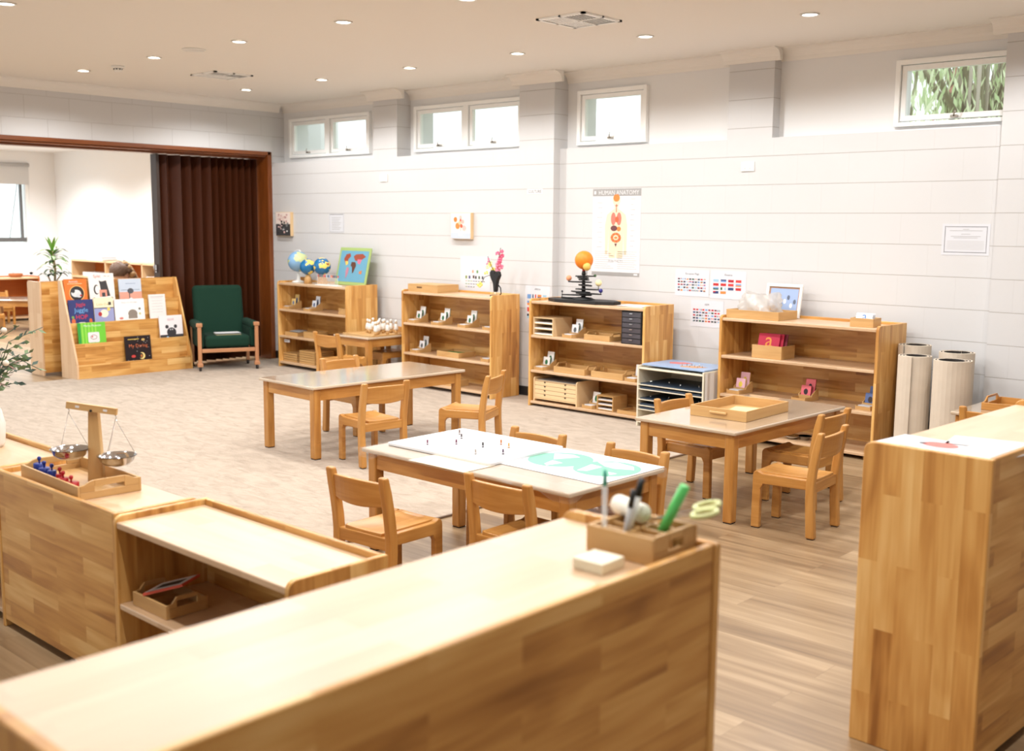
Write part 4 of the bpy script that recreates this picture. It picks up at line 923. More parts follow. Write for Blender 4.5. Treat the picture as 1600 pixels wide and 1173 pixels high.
# tray on hidden table
tray('wooden tray with humped handles on the table behind the right cabinet', (-2.33, 6.66, .5066), 0, .40, .32, .045, .03, BEECH)
# figurines
tray('flat wooden tray under the white figurines', (-8.58, 6.80, .4925), 0, .46, .42, .012)
m = MB(); FG = plain('white_glaze', (236, 234, 230), .3); GD = plain('gold_trim', (176, 140, 80), .35, .6)
def figurine(label, x, y):
    t = thing('figurine', label, 'figurine', (x, y, .500), 0, 'white figurines on the small table')
    m = MB(); m.lathe([(.015, 0), (.015, .030), (.011, .032)], PALE, 14); m.build('base', t)
    m = MB(); m.lathe([(.010, .032), (.025, .042), (.018, .075), (.012, .10), (.006, .112)], FG, 14); m.build('gown', t)
    m = MB(); m.ball(.013, FG, T(0, 0, .123), 12, 8); m.lathe([(.015, .100), (.014, .108)], GD, 12); m.build('head', t)
names = ['far left back', 'second in the back row', 'third in the back row', 'fourth in the back row', 'far right back', 'front row nearest the shelf end', 'second in the front row', 'third in the front row', 'fourth in the front row', 'front row nearest the table corner', 'middle of the group, between the rows', 'right end beside the shelf unit']
fx = [(-8.52, 7.14), (-8.44, 7.16), (-8.36, 7.15), (-8.28, 7.17), (-8.18, 7.15), (-8.46, 7.02), (-8.38, 6.98), (-8.30, 7.03), (-8.22, 6.95), (-8.17, 6.88), (-8.31, 7.09), (-8.17, 7.03)]
for nme, (x, y) in zip(names, fx): figurine('white figurine on wooden base, ' + nme, x, y)
# ================================================================== CHAIRS
def chair_proto():
    t = thing('childrens_chair', '', 'chair')
    for sx in (-1, 1):
        m = MB(); x = sx * .160; k = .020
        n = 8; zs = [.004 + (.556 - .004) * i / n for i in range(n + 1)]
        def yc(z): return -.155 - .045 * max(0, (z - .28) / .28) ** 1.4 + (-.012) * max(0, (.2 - z) / .2)
        v = []; f = []
        for i, z in enumerate(zs):
            dd = .024 - .004 * (z / .56)
            if i == n: dd *= .8
            v += [(x - k, yc(z) - dd, z), (x + k, yc(z) - dd, z), (x + k, yc(z) + dd, z), (x - k, yc(z) + dd, z)]
        for i in range(n):
            o = i * 4
            for a in range(4): b = (a + 1) % 4; f.append((o + a, o + b, o + 4 + b, o + 4 + a))
        f += [(0, 3, 2, 1), (n * 4, n * 4 + 1, n * 4 + 2, n * 4 + 3)]
        m.poly(v, f, BEECH, 2); post = m.build('back_post', t, bevel=.009, seg=3)
        m = MB(); m.box(x - .013, x + .013, -.183, -.150, 0, .004, DARKR); m.build('foot_pad', post)
        # side frame: rail + front leg in one bent piece
        m = MB(); x0 = sx * .126; kk = .015
        pts = [(-.135, .245), (-.135, .298), (.12, .298), (.135, .302)] + [(.150 + .025 * sin(a), .285 + .025 * cos(a)) for a in [radians(q) for q in (0, 22, 45, 67, 90)]] + [(.178, .004), (.130, .004), (.130, .215), (.115, .242)]
        m.prism(pts, 0, x0 - kk, x0 + kk, BEECH, 1); fl_ = m.build('side_frame', t, bevel=.005, seg=2)
        m = MB(); m.box(x0 - .012, x0 + .012, .133, .175, 0, .004, DARKR); m.build('foot_pad', fl_)
    m = MB(); v = []; f = []; n = 10                                   # scooped seat
    ys_ = [-.165, -.12, -.05, .03, .10, .15, .172]
    for j, y in enumerate(ys_):
        for i in range(n + 1):
            u = i / n * 2 - 1; s = (1 - u * u) * .014 * sin(pi * min(1, max(0, (j + .3) / 6.6)))
            v.append((u * .112, y, .305 - s))
    c = len(v)
    for j, y in enumerate(ys_):
        for i in range(n + 1): v.append((( i / n * 2 - 1) * .112, y, .278))
    R_ = len(ys_); w = n + 1
    for j in range(R_ - 1):
        for i in range(n): a = j * w + i; f.append((a, a + 1, a + w + 1, a + w)); f.append((c + a, c + a + w, c + a + w + 1, c + a + 1))
    for i in range(n): f.append((i, c + i, c + i + 1, i + 1)); a = (R_ - 1) * w + i; f.append((a, a + 1, c + a + 1, c + a))
    for j in range(R_ - 1): a = j * w; f.append((a, a + w, c + a + w, c + a)); a = j * w + n; f.append((a, c + a, c + a + w, a + w))
    m.poly(v, f, BEECH, 1); m.build('seat', t, bevel=.003)
    m = MB(); m.box(-.142, .142, -.170, -.140, .235, .29, BEECH, 0); m.build('rear_rail', t, bevel=.004)
    m = MB(); m.box(-.111, .111, .130, .150, .225, .277, BEECH, 0); m.build('front_rail', t, bevel=.003)
    m = MB(); v = []; f = []; n = 10                                   # curved backrest
    for i in range(n + 1):
        u = i / n * 2 - 1; x = u * .150; yb = -.020 * (1 - u * u)
        for (dy, z) in ((-.010, .428 - .014 * (1 - u * u)), (-.010 - .012, .527 + .004 * (1 - u * u)), (.012 - .012, .527 + .004 * (1 - u * u)), (.012, .428 - .014 * (1 - u * u))): v.append((x, -.178 + yb + dy, z))
    for i in range(n):
        o = i * 4
        for a in range(4): b = (a + 1) % 4; f.append((o + a, o + 4 + a, o + 4 + b, o + b))
    f += [(0, 1, 2, 3), (n * 4 + 3, n * 4 + 2, n * 4 + 1, n * 4)]
    m.poly(v, f, BEECH, 0); m.build('backrest', t, bevel=.005, seg=3)
    return t
CP = chair_proto(); used = [False]
def chair(label, p1, p2, facing, z=FZ, group=None):
    """p1,p2: xy of the two back posts; facing: rough xy direction."""
    a = Vector(p1); b = Vector(p2); mid = (a + b) / 2; d = (b - a).normalized(); nrm = Vector((-d.y, d.x))
    if nrm.dot(Vector(facing)) < 0: nrm = -nrm
    rz = math.atan2(nrm.y, nrm.x) - pi / 2
    c = mid + nrm * .19
    loc = (c.x, c.y, z)
    if not used[0]: used[0] = True; CP.location = loc; CP.rotation_euler = (0, 0, rz); CP['label'] = label; CP['group'] = group or 'small wooden chairs around the tables'; return CP
    return copy_tree(CP, loc, rz, label, group or 'small wooden chairs around the tables')
chair('small wooden chair at the near side of the empty table, back to viewer', (-5.386, 4.408), (-5.332, 4.77), (-1, .1))
chair('small wooden chair on the far side of the empty table, backrest above the tabletop', (-6.62, 5.03), (-6.62, 5.40), (1, 0))
chair('small wooden chair turned side-on between the empty table and the planet shelf unit', (-5.10, 5.26), (-5.24, 5.58), (-1, -.4))
chair('nearest small wooden chair, pulled out left of the map table', (-3.669, 2.83), (-3.32, 2.85), (0, 1), 0)
chair('small wooden chair pushed under the near side of the map table', (-3.168, 3.165), (-2.835, 3.175), (0, 1), 0)
chair('small wooden chair behind the map table, only post tops showing past the white board', (-3.76, 4.07), (-3.41, 4.07), (0, -1), 0)
chair('small wooden chair behind the map table, post tops showing above the mint map', (-3.16, 4.09), (-2.80, 4.08), (0, -1), 0)
chair('small wooden chair on the left side of the tray table', (-3.745, 5.33), (-3.735, 5.67), (1, 0), 0)
chair('small wooden chair on the right side of the tray table, farther of two', (-2.80, 5.53), (-2.80, 5.88), (-1, 0), 0)
chair('small wooden chair right of the tray table, nearest and fully visible', (-2.535, 5.012), (-2.564, 5.36), (-1, 0), 0)
chair('small wooden chair before the figurine table, facing the wall', (-8.36, 6.30), (-8.03, 6.31), (0, 1))
chair('small wooden chair beside the figurine table, half hidden behind the second shelf unit', (-8.515, 7.365), (-8.185, 7.365), (0, -1))
chair('small wooden chair behind the right cabinet, only its back showing', (-2.35, 6.42), (-2.02, 6.40), (0, 1), 0)
# ================================================================== RIGHT CABINET TOP
def leaflet(label, x, y, rz, w, h, z, draw):
    m = MB(); m.box(-w / 2, w / 2, -h / 2, h / 2, 0, .0012, LAM); draw(m, .0016); tag(m.build('leaflet', loc=(x, y, z), rz=rz), label, 'leaflet', 'leaflets on the right cabinet')
def dl1(m, z):
    m.disc(.02, .02, .055, .04, col(214, 100, 90), z); m.disc(-.03, .01, .012, .012, INK, z + .0002); m.rect(-.13, -.06, -.04, -.055, GREYT, z); m.rect(-.13, .05, -.05, .055, GREYT, z); m.rect(.03, -.08, .12, -.05, col(190, 222, 220), z); m.rect(.08, -.045, .135, .09, col(186, 184, 182), z)
def dl2(m, z):
    m.rect(-.08, -.10, .08, -.07, col(150, 200, 216), z)
    for k in range(6): m.rect(-.08, -.03 + k * .02, .08 - (k % 2) * .03, -.027 + k * .02, LGREY, z)
RT = .9256
leaflet('white leaflet with red bird picture, left on the right cabinet', -1.285, 3.27, radians(-6), .28, .20, RT, dl1)
leaflet('white leaflet with pale blue strip at the corner of the right cabinet', -1.125, 3.24, radians(-12), .17, .22, RT + .0016, dl2)
leaflet('grey-backed leaflet lying under the others on the right cabinet', -1.17, 3.42, radians(10), .22, .16, RT, lambda m, z: m.rect(-.1, -.07, .1, .07, col(214, 208, 206), z))
# ================================================================== NEAR CABINET TOP
NT = .9256
th = radians(-90 + 48)
t = thing('pencil_box', 'blurred wooden desk organiser of pens and scissors on the front cabinet', 'desk organiser', (-1.290, 1.800, NT), 0)
pbw, pbd, pbh = .145, .155, .058
Mz = None
t.location = (-1.352, 1.688, NT)
m = MB(); th_ = .009
m.box(0, pbw + .02, 0, th_, 0, .055, PALE, 0); m.box(0, pbw + .02, pbd - th_, pbd, 0, .055, PALE, 0); m.box(0, th_, th_, pbd - th_, 0, .055, PALE, 1); m.box(th_, pbw + .011, th_, pbd - th_, .001, .006, PALE, 1); m.build('body', t, bevel=.002)
m = MB(); xe = pbw + .011
m.box(xe, xe + th_, th_, pbd - th_, 0, .022, PALE, 1); m.box(xe, xe + th_, th_, .055, .022, .058, PALE, 1); m.box(xe, xe + th_, .105, pbd - th_, .022, .058, PALE, 1); m.box(xe, xe + th_, .055, .105, .040, .058, PALE, 1); m.build('handle_side', t, bevel=.002)
m = MB()
for k in range(1, 4): m.box(th_, xe, k * pbd / 4 - .003, k * pbd / 4 + .003, .006, .048, PALE, 0)
m.box(pbw / 2 + .004, pbw / 2 + .01, th_, pbd - th_, .006, .048, PALE, 1); m.build('divider', t)
def pen(name, label, cat, x, y, x2, y2, L_, parts, z=.008):
    """parts: list of (from,to,r,mat) fractions."""
    base = Vector((x, y, NT + z)); top = Vector((x2, y2, 0)); d = Vector((x2 - x, y2 - y, 0)); hz = math.sqrt(max(1e-6, L_ * L_ - d.length_squared)); d.z = hz
    m = MB()
    for a, b, r, mt in parts: m.tube([tuple(base + d * a), tuple(base + d * b)], r if not isinstance(r, tuple) else list(r), mt, 12)
    return tag(m.build(name), label, cat)
TUR = col(40, 150, 130)
pen('pen', 'clear ballpoint pen with teal tip standing tall in the pencil box', 'pen', -1.315, 1.70, -1.31, 1.692, .165, [(0, .8, .0055, clearmat('pen_clear', (.9, .93, .93, 1), .2, .3)), (.8, 1, (.005, .0035), TUR)])
pen('pen', 'grey pen with black cap in the pencil box', 'pen', -1.285, 1.72, -1.27, 1.735, .125, [(0, .72, .005, LGREY), (.72, 1, .006, BLACK)])
pen('marker', 'white marker with black clip leaning in the pencil box', 'marker', -1.300, 1.745, -1.272, 1.765, .145, [(0, .75, .0085, PLASTW), (.75, 1, (.009, .006), BLACK)])
pen('marker', 'thick green marker leaning right in the pencil box', 'marker', -1.250, 1.783, -1.186, 1.790, .150, [(0, 1, .0105, plain('green_marker', (90, 196, 100), .35))])
t = thing('eraser_block', 'white rubber roll lying on the pencil box', 'roll', (-1.325, 1.80, NT + .0585), radians(70))
m = MB(); m.lathe([(.018, -.05), (.02, -.045), (.02, .045), (.018, .05)], plain('cream_roll', (238, 234, 220), .6), 18, T(0, 0, .012) @ RX(pi / 2)); m.build('roll_body', t)
t = thing('scissors', 'scissors with yellow-green ring handles resting in the pencil box', 'scissors', (-1.225, 1.835, NT + .066), radians(20)); t.rotation_euler = (.12, -.25, radians(25))
HG = plain('lime_plastic', (212, 214, 150), .35)
for s in (-1, 1):
    m = MB(); m.tube([(.055 + .026 * cos(a), s * .022 + .018 * sin(a), .006) for a in [radians(q) for q in range(0, 361, 24)]], .0055, HG, 8); m.build('ring_handle', t)
    m = MB(); m.prism([(.03, s * .01 - .004), (.03, s * .01 + .004), (-.07, -s * .004 + .002), (-.075, -s * .004)], 2, .003 + s * .001, .005 + s * .001, STEEL); m.build('blade', t)
m = MB(); m.box(-.036, .036, -.036, .036, 0, .022, plain('cream_paper', (238, 232, 208), .7)); tag(m.build('note_block', bevel=.002, loc=(-1.262, 1.615, NT), rz=radians(2)), 'blurred cream block of note paper beside the pencil box', 'note block')
# ================================================================== SCALE TRAY on low cabinet
LT = .6106
t = tray('wooden tray with slotted ends holding the balance scale and knobbed weights', (-4.135, 1.725, LT), radians(-2), .50, .235, .05, .0)
# replace plain ends by slotted ones
for ch in list(t.children):
    if ch.name.startswith('end'): bpy.data.objects.remove(ch)
for x0 in (0, .491):
    m = MB(); th = .009; d = .235
    m.box(x0, x0 + th, th, d - th, 0, .026, PALE, 1); m.box(x0, x0 + th, .062, d - .062, .042, .066, PALE, 1)
    m.prism([(th, .026), (.062, .026), (.062, .066), (.045, .062), (.025, .052), (th, .05)], 0, x0, x0 + th, PALE, 1); m.prism([(d - th, .026), (d - .062, .026), (d - .062, .066), (d - .045, .062), (d - .025, .052), (d - th, .05)], 0, x0, x0 + th, PALE, 1)
    m.build('slotted_end', t, bevel=.0015)
bx, by = -3.853, 1.886
t = thing('balance_scale', 'wooden balance scale with two hanging steel bowls', 'scale', (bx, by, LT + .0065), radians(40))
m = MB(); m.prism([(-.03, 0), (.03, 0), (.018, .265), (-.018, .265)], 1, -.0125, .0125, PALE, 2); m.build('post', t, bevel=.002)
m = MB()
tilt = radians(7)
MM = T(0, -.0195, .27) @ RY(tilt)
m.box(-.095, .095, -.007, .007, -.004, .021, PALE, 0, MM) ; m.tube([(0, -.03, .27), (0, -.008, .27)], .005, BLACK, 8); m.box(-.06, -.045, -.0075, -.0068, .004, .012, PAPER, 0, MM); m.box(.045, .06, -.0075, -.0068, .004, .012, PAPER, 0, MM); m.build('beam', t, bevel=.001)
for s in (-1, 1):
    hx = s * .088; hz = .27 - .005 - hx * sin(tilt); zb = hz - .150; yb = -.0195
    m = MB(); pr = [(.072, .0), (.066, -.002), (.060, -.020), (.045, -.034), (.022, -.040), (.001, -.041)]
    m.lathe(pr, STEEL, 28, T(hx, yb, zb), cap=False); m.lathe([(a - .0012 if a > .01 else a, b + .0012) for a, b in pr], STEEL, 28, T(hx, yb, zb), cap=False)
    pan = m.build('bowl', t)
    m = MB()
    for q in range(3):
        a = q * 2 * pi / 3 + .4; m.tube([(hx, yb, hz - .015), (hx + .066 * cos(a), yb + .066 * sin(a), zb)], .0009, STEEL, 5)
    m.tube([(hx, yb, hz), (hx + .004, yb, hz - .008), (hx, yb, hz - .016)], .0015, STEEL, 6); m.build('chains', pan)
blue = plain('cobalt_paint', (20, 44, 130), .35); red = plain('red_paint', (170, 16, 24), .35)
for k, (px, py, r, h, mt, nm) in enumerate(((-4.085, 1.775, .022, .048, blue, 'tallest blue knobbed cylinder at the tray corner'), (-4.022, 1.765, .020, .042, blue, 'middle blue knobbed cylinder'), (-3.965, 1.768, .016, .04, blue, 'blue knobbed cylinder next to the red ones'), (-3.905, 1.77, .014, .036, red, 'slimmest red knobbed cylinder next to the blue ones'), (-3.862, 1.762, .019, .030, red, 'middle red knobbed cylinder'), (-3.79, 1.758, .027, .026, red, 'widest and lowest red knobbed cylinder'))):
    t = thing('knobbed_cylinder', nm, 'weight', (px, py, LT + .0066), 0, 'knobbed cylinders in the scale tray')
    m = MB(); m.lathe([(r, 0), (r, h), (r * .92, h + .001)], mt, 22); m.build('cylinder_body', t)
    m = MB(); m.lathe([(.003, h), (.003, h + .010), (.006, h + .013), (.008, h + .019), (.006, h + .025), (.001, h + .027)], mt, 14); m.build('knob', t)
# tray inside low cabinet
t = tray('small wooden tray with humped handles inside the low open shelf unit', (-3.25, 1.695, .3356), 0, .21, .15, .045, .022, PALE)
m = MB(); m.box(-.075, .075, -.055, .055, 0, .008, col(214, 90, 70)); m.rect(-.07, -.05, .07, .05, PAPER, .0086); m.rect(-.045, -.03, .05, .02, BLACK, .0092)
o = m.build('picture_book'); o.matrix_world = T(-3.14, 1.775, .405) @ RZ(.5) @ RY(-.30); tag(o, 'red-edged card with black picture lying tilted in the small tray', 'card')
# vase with flowers at the left edge
t = thing('flower_vase', 'white vase of dried flowers and eucalyptus cut by the left edge', 'vase', (-4.80, 1.88, .6106))
m = MB(); m.lathe([(.05, 0), (.06, .02), (.064, .10), (.05, .16), (.03, .19), (.034, .20), (.026, .19)], plain('white_ceramic', (232, 224, 216), .3), 24); m.build('vase_body', t)
GRN = plain('eucalyptus_leaf', (104, 124, 84), .6); GR2 = plain('dark_leaf', (60, 78, 66), .6); CRM = plain('dried_bloom', (228, 214, 196), .8); PNK = plain('dried_grass_head', (204, 176, 172), .8)
random.seed(21); m = MB(); mf = MB(); ms = MB()
def leafmat(name, c):
    m = plain(name, c, .6)
    N = m.node_tree.nodes; L = m.node_tree.links; t = N.new('ShaderNodeBsdfTranslucent'); t.inputs[0].default_value = rgb(*c); x = N.new('ShaderNodeMixShader'); x.inputs[0].default_value = .5
    L.new(N['Principled BSDF'].outputs[0], x.inputs[1]); L.new(t.outputs[0], x.inputs[2]); L.new(x.outputs[0], N['Material Output'].inputs[0]); return m
def leafq(mb, p, d, L_, w, mt):
    d = d.normalized(); s = d.cross(Vector((random.uniform(-1, 1), random.uniform(-1, 1), random.uniform(-.3, 1)))).normalized() * w; p2 = p + d * L_
    mb.poly([tuple(p), tuple(p + d * L_ * .5 + s), tuple(p2), tuple(p + d * L_ * .5 - s)], [(0, 1, 2, 3)], mt)
for k in range(34):
    a = random.uniform(0, 2 * pi); sp = random.uniform(.10, .27); hh = random.uniform(.10, .42); 
    p0 = Vector((0, 0, .19)); p1 = Vector((cos(a) * sp * .4, sin(a) * sp * .4, .19 + hh * .7)); p2 = Vector((cos(a) * sp, sin(a) * sp, .19 + hh * (.85 if k % 3 else .45)))
    ms.tube([tuple(p0), tuple(p1), tuple(p2)], .0018, GR2, 5)
    typ = k % 4
    for q in range(9 if typ != 3 else 5):
        u = .35 + .65 * q / 9; pp = p0.lerp(p1, u * 2) if u < .5 else p1.lerp(p2, u * 2 - 1)
        dr = Vector((cos(a + random.uniform(-1.4, 1.4)), sin(a + random.uniform(-1.4, 1.4)), random.uniform(-.6, .7)))
        if typ < 2: leafq(m, pp, dr, random.uniform(.025, .05), random.uniform(.006, .012), GRN if random.random() < .75 else GR2)
        elif typ == 2: leafq(mf, pp, dr, .05, .003, PNK)
    if typ == 3 and sp < .17:
        mq = MB(); mq.ball(.013, CRM, T(*p2), 10, 7); mq.build('dried_bloom', t)
m.build('leaves', t); mf.build('dried_grass', t); ms.build('stems', t)
# ================================================================== BOOK DISPLAY
BW, BD, BH = 1.29, .34, .985
# local x along front, y back ; front faces +X world => rz = +90
dsp = thing('book_display', 'sloping four-tier wooden book display rack in the wide opening', 'book display', (-10.50, 4.985, .0), radians(90))
sidep = [(0, 0), (0, .15), (.05, .17), (.315, BH), (.38, BH), (.38, 0)]
sidep = [(0, .0), (0, .155), (.28, BH), (.34, BH), (.34, 0)]
for x0 in (0, BW - .02):
    m = MB(); m.prism(sidep, 0, x0, x0 + .02, PANEL if x0 else wood('panel_daylit', [(206, 164, 122), (220, 184, 146), (228, 196, 160)], (.5, .08), .4, .35), 2); m.build('side_panel', dsp, bevel=.003)  # one side in a paler copy of the wood, daylight put into its tones
m = MB(); m.box(.02, BW - .02, .32, .34, .02, BH - .002, PANEL, 0); m.build('back_panel', dsp)
steps = []
for k in range(4):
    y0 = .005 + k * .072; z0 = (0 if k == 0 else .13 + (k) * .205 - .205); 
    z1 = .15 + k * .205
    m = MB(); m.box(.02, BW - .02, y0, y0 + .014, max(0, z1 - .215), z1, PANEL, 0); m.build('tier_front', dsp, bevel=.003)
    m = MB(); m.box(.02, BW - .02, y0 + .014, min(.32, y0 + .072), z1 - .035, z1 - .02, PANEL, 0); m.build('tier_ledge', dsp)
    steps.append((y0, z1))
def book(label, tier, xc, w, h, coverc, draw, hgt=.02, tilt=.10, z=0, dy=0, spine=None):
    """stands on the ledge of tier; xc local x along display (0 = left end)."""
    y0, z1 = steps[tier]
    yb = y0 + .018 + dy; zb = z1 - .0195
    t = thing('picture_book', label, 'book', (0, 0, 0), 0, 'picture books on the display rack')
    t.matrix_world = Matrix.Translation((-10.50, 4.985, 0)) @ RZ(radians(90)) @ T(xc, yb + .004, zb + z + .0018) @ RX(-tilt) @ RX(pi / 2)
    cv = plain('cover_%s' % '_'.join(map(str, coverc)), coverc, .3)
    m = MB(); m.box(-w / 2, w / 2, 0, h, -.012, -.010, cv); m.box(-w / 2, w / 2, 0, h, -.001, 0, cv); m.box(-w / 2, -w / 2 + .002, 0, h, -.010, -.001, cv if not spine else spine); m.build('cover', t)
    m = MB(); m.box(-w / 2 + .002, w / 2 - .003, .003, h - .003, -.0099, -.0011, PAPER); m.build('pages', t)
    m = MB(); draw(m, w, h, .0005); m.build('cover_pattern', t)
def b_orange(m, w, h, z):
    m.disc(.01, h * .42, w * .34, w * .34, col(244, 190, 120), z); m.disc(.01, h * .42, w * .31, w * .31, col(40, 34, 36), z + .0004); m.disc(.0, h * .42, w * .22, w * .16, col(214, 218, 220), z + .0008); m.disc(.03, h * .34, w * .12, w * .10, col(206, 210, 214), z + .0012); m.disc(.05, h * .33, .012, .01, col(170, 40, 30), z + .0016); m.disc(-.03, h * .52, .02, .02, INK, z + .0016)
    m.text('Animals', .03, -.02, h * .86, PAPER, z, fit=w * .7); m.rect(-w * .35, h * .8, w * .3, h * .82, col(250, 210, 160), z)
def b_cat(m, w, h, z):
    m.text('Splat', .042, -.045, h * .86, col(196, 60, 44), z, fit=w * .5); m.text('the cat', .024, .06, h * .88, col(120, 110, 110), z)
    m.flat([(-.01 * 1, h * .2), (-.02, h * .62), (-.03, h * .76), (0, h * .72), (.03, h * .74), (.05, h * .76), (.06, h * .6), (.085, h * .22)], INK, z); m.rect(-.03, h * .2, .05, h * .44, col(220, 150, 130), z + .0004); m.rect(-.005, h * .2, .03, h * .34, col(60, 60, 66), z + .0008)
    m.disc(-.06, h * .45, .03, .05, INK, z); m.disc(-.052, h * .45, .022, .04, col(238, 234, 230), z + .0004); m.rect(-.09, h * .13, .1, h * .16, INK, z); m.disc(-.09, h * .145, .012, .012, INK, z + .0002); m.disc(.1, h * .145, .012, .012, INK, z + .0002)
def b_sea(m, w, h, z):
    m.rect(-w / 2, 0, w / 2, h * .42, col(222, 160, 140), z); m.disc(0, h * .46, .035, .028, col(80, 84, 92), z + .0004); m.rect(-.02, h * .1, -.01, h * .4, INK, z + .0004); m.rect(-w * .42, h * .5, w * .42, h * .52, col(110, 130, 150), z); m.disc(.0, h * .08, .02, .02, PAPER, z + .0006); m.rect(-.05, h * .78, .06, h * .8, col(120, 140, 170), z)
def b_hop(m, w, h, z):
    m.text('Jiggle', .05, 0, h * .74, col(206, 52, 60), z, fit=w * .62); m.text('Juggle', .062, 0, h * .5, col(110, 170, 224), z, fit=w * .84); m.text('HOP', .062, 0, h * .22, col(214, 48, 66), z, fit=w * .56)
    m.disc(-w * .34, h * .14, .02, .028, col(206, 100, 60), z); m.disc(w * .36, h * .13, .017, .024, col(206, 100, 60), z, None, 14); m.disc(-w * .36, h * .3, .014, .014, col(120, 160, 80), z + .0003); m.rect(-.03, h * .06, .03, h * .09, PAPER, z)
def b_yel(m, w, h, z):
    m.rect(-w / 2, 0, w / 2, h * .6, col(150, 156, 200), z); m.rect(-w / 2, h * .58, w / 2, h * .61, INK, z + .0003); m.disc(0, h * .38, .045, .04, col(240, 226, 206), z + .0005); m.disc(-.045, h * .36, .02, .022, col(170, 36, 44), z + .0008); m.disc(.05, h * .54, .018, .018, col(232, 206, 100), z + .0006); m.text('Little Owl', .034, -.01, h * .7, col(196, 176, 96), z, fit=w * .7); m.rect(.05, h * .7, .08, h * .82, INK, z)
def b_womb(m, w, h, z):
    m.text('Diary of a Wombat', .022, 0, h * .82, GREYT, z, fit=w * .82); m.disc(.03, h * .34, .052, .044, col(138, 128, 118), z); m.rect(-.02, h * .13, .08, h * .25, col(138, 128, 118), z + .0001); m.disc(-.1, h * .16, .022, .012, col(206, 120, 110), z); m.disc(.11, h * .55, .013, .013, col(110, 106, 96), z); m.disc(.11, h * .33, .013, .013, col(200, 196, 150), z)
def b_white(m, w, h, z):
    for k in range(6): m.rect(-w * .35, h * .3 + k * .03, w * .3, h * .3 + k * .03 + .003, LGREY, z)
    m.rect(-w * .4, h * .9, w * .4, h * .92, LGREY, z)
def b_bear(m, w, h, z):
    D1 = col(54, 52, 56); m.text('BEAR', .034, 0, h * .78, col(200, 150, 160), z, fit=w * .7); m.disc(.0, h * .28, .055, .05, D1, z + .0002); m.disc(-.05, h * .52, .02, .02, D1, z); m.disc(.05, h * .52, .019, .02, D1, z, None, 15); m.rect(-w / 2, 0, w / 2, h * .18, D1, z)
    for s in (-1, 1): m.disc(s * .012, h * .4, .007, .008, PAPER, z + .0006); m.disc(s * .01, h * .4, .003, .004, INK, z + .0009)
    m.disc(-.05, h * .06, .014, .014, col(150, 190, 220), z + .0005)
def b_green(m, w, h, z):
    m.rect(-w / 2, 0, -w / 2 + .028, h, col(40, 150, 60), z); 
    for k in range(5): m.rect(-w / 2 + .04 + k * .035, 0, -w / 2 + .052 + k * .035, h, col(150, 214, 80), z)
    m.text('Merry Monster', .03, .01, h * .82, PAPER, z + .0006, fit=w * .78); m.prism(rounded(-.045, .075, h * .1, h * .56, .014), 2, z, z + .0006, PAPER); m.disc(.015, h * .34, .035, .024, col(150, 90, 90), z + .001); m.disc(.015, h * .34, .03, .019, PAPER, z + .0014); m.disc(0, h * .36, .008, .008, col(200, 60, 60), z + .0018)
def b_moon(m, w, h, z):
    m.text('Oliver Jeffers', .02, -.02, h * .86, col(206, 176, 80), z, fit=w * .5) if False else m.rect(-w * .38, h * .86, w * .05, h * .89, col(206, 176, 80), z)
    m.text('My Daring', .05, 0, h * .56, col(190, 100, 60), z, fit=w * .84); m.disc(.035, h * .22, .034, .036, col(232, 206, 130), z); m.disc(.022, h * .23, .026, .028, col(30, 24, 30), z + .0005); m.disc(-.06, h * .22, .024, .014, col(190, 60, 56), z); m.disc(.06, h * .84, .02, .012, col(190, 160, 90), z); m.disc(.028, h * .22, .012, .014, col(180, 110, 50), z + .001)
    random.seed(2)
    for k in range(14): m.disc(random.uniform(-w * .44, w * .44), random.uniform(h * .05, h * .95), .003, .003, PAPER, z + .0003, None, 8)
book('orange picture book with a dog head in a dark circle, top tier left', 3, .145, .235, .25, (226, 116, 44), b_orange, z=.0)
book('tall white picture book titled Splat with a black cat shape, top tier', 3, .424, .27, .30, (238, 232, 228), b_cat)
book('pale blue and pink picture book with a grey bird, top tier right', 3, .735, .25, .235, (196, 208, 224), b_sea)
book('dark blue picture book titled Jiggle Juggle HOP, second tier left', 2, .158, .255, .25, (48, 56, 110), b_hop)
book('yellow and lilac picture book between the blue and the wombat book', 2, .400, .21, .26, (238, 226, 196), b_yel, dy=.0)
book('wide white picture book with a brown wombat, second tier', 2, .682, .33, .235, (240, 238, 238), b_womb)
book('narrow white leaflet book behind the bear book', 2, 1.0, .19, .27, (232, 230, 228), b_white)
book('white picture book with a black bear head, at the right end', 1, 1.11, .27, .25, (238, 234, 236), b_bear)
book('bright green picture book with white title on the third tier', 1, .225, .29, .225, (110, 196, 60), b_green)
book('black picture book titled My Daring with moon and stars, lowest tier', 0, .685, .29, .27, (30, 24, 30), b_moon)
rear = shelf_unit('wooden cabinet standing back to back behind the book display', (-11.335, 6.25, 0), radians(-90), 1.36, .29, .965, [.3, .6], tw=.02, endm=MATS['panel_daylit'])  # ends use the paler wood with daylight painted into its tones
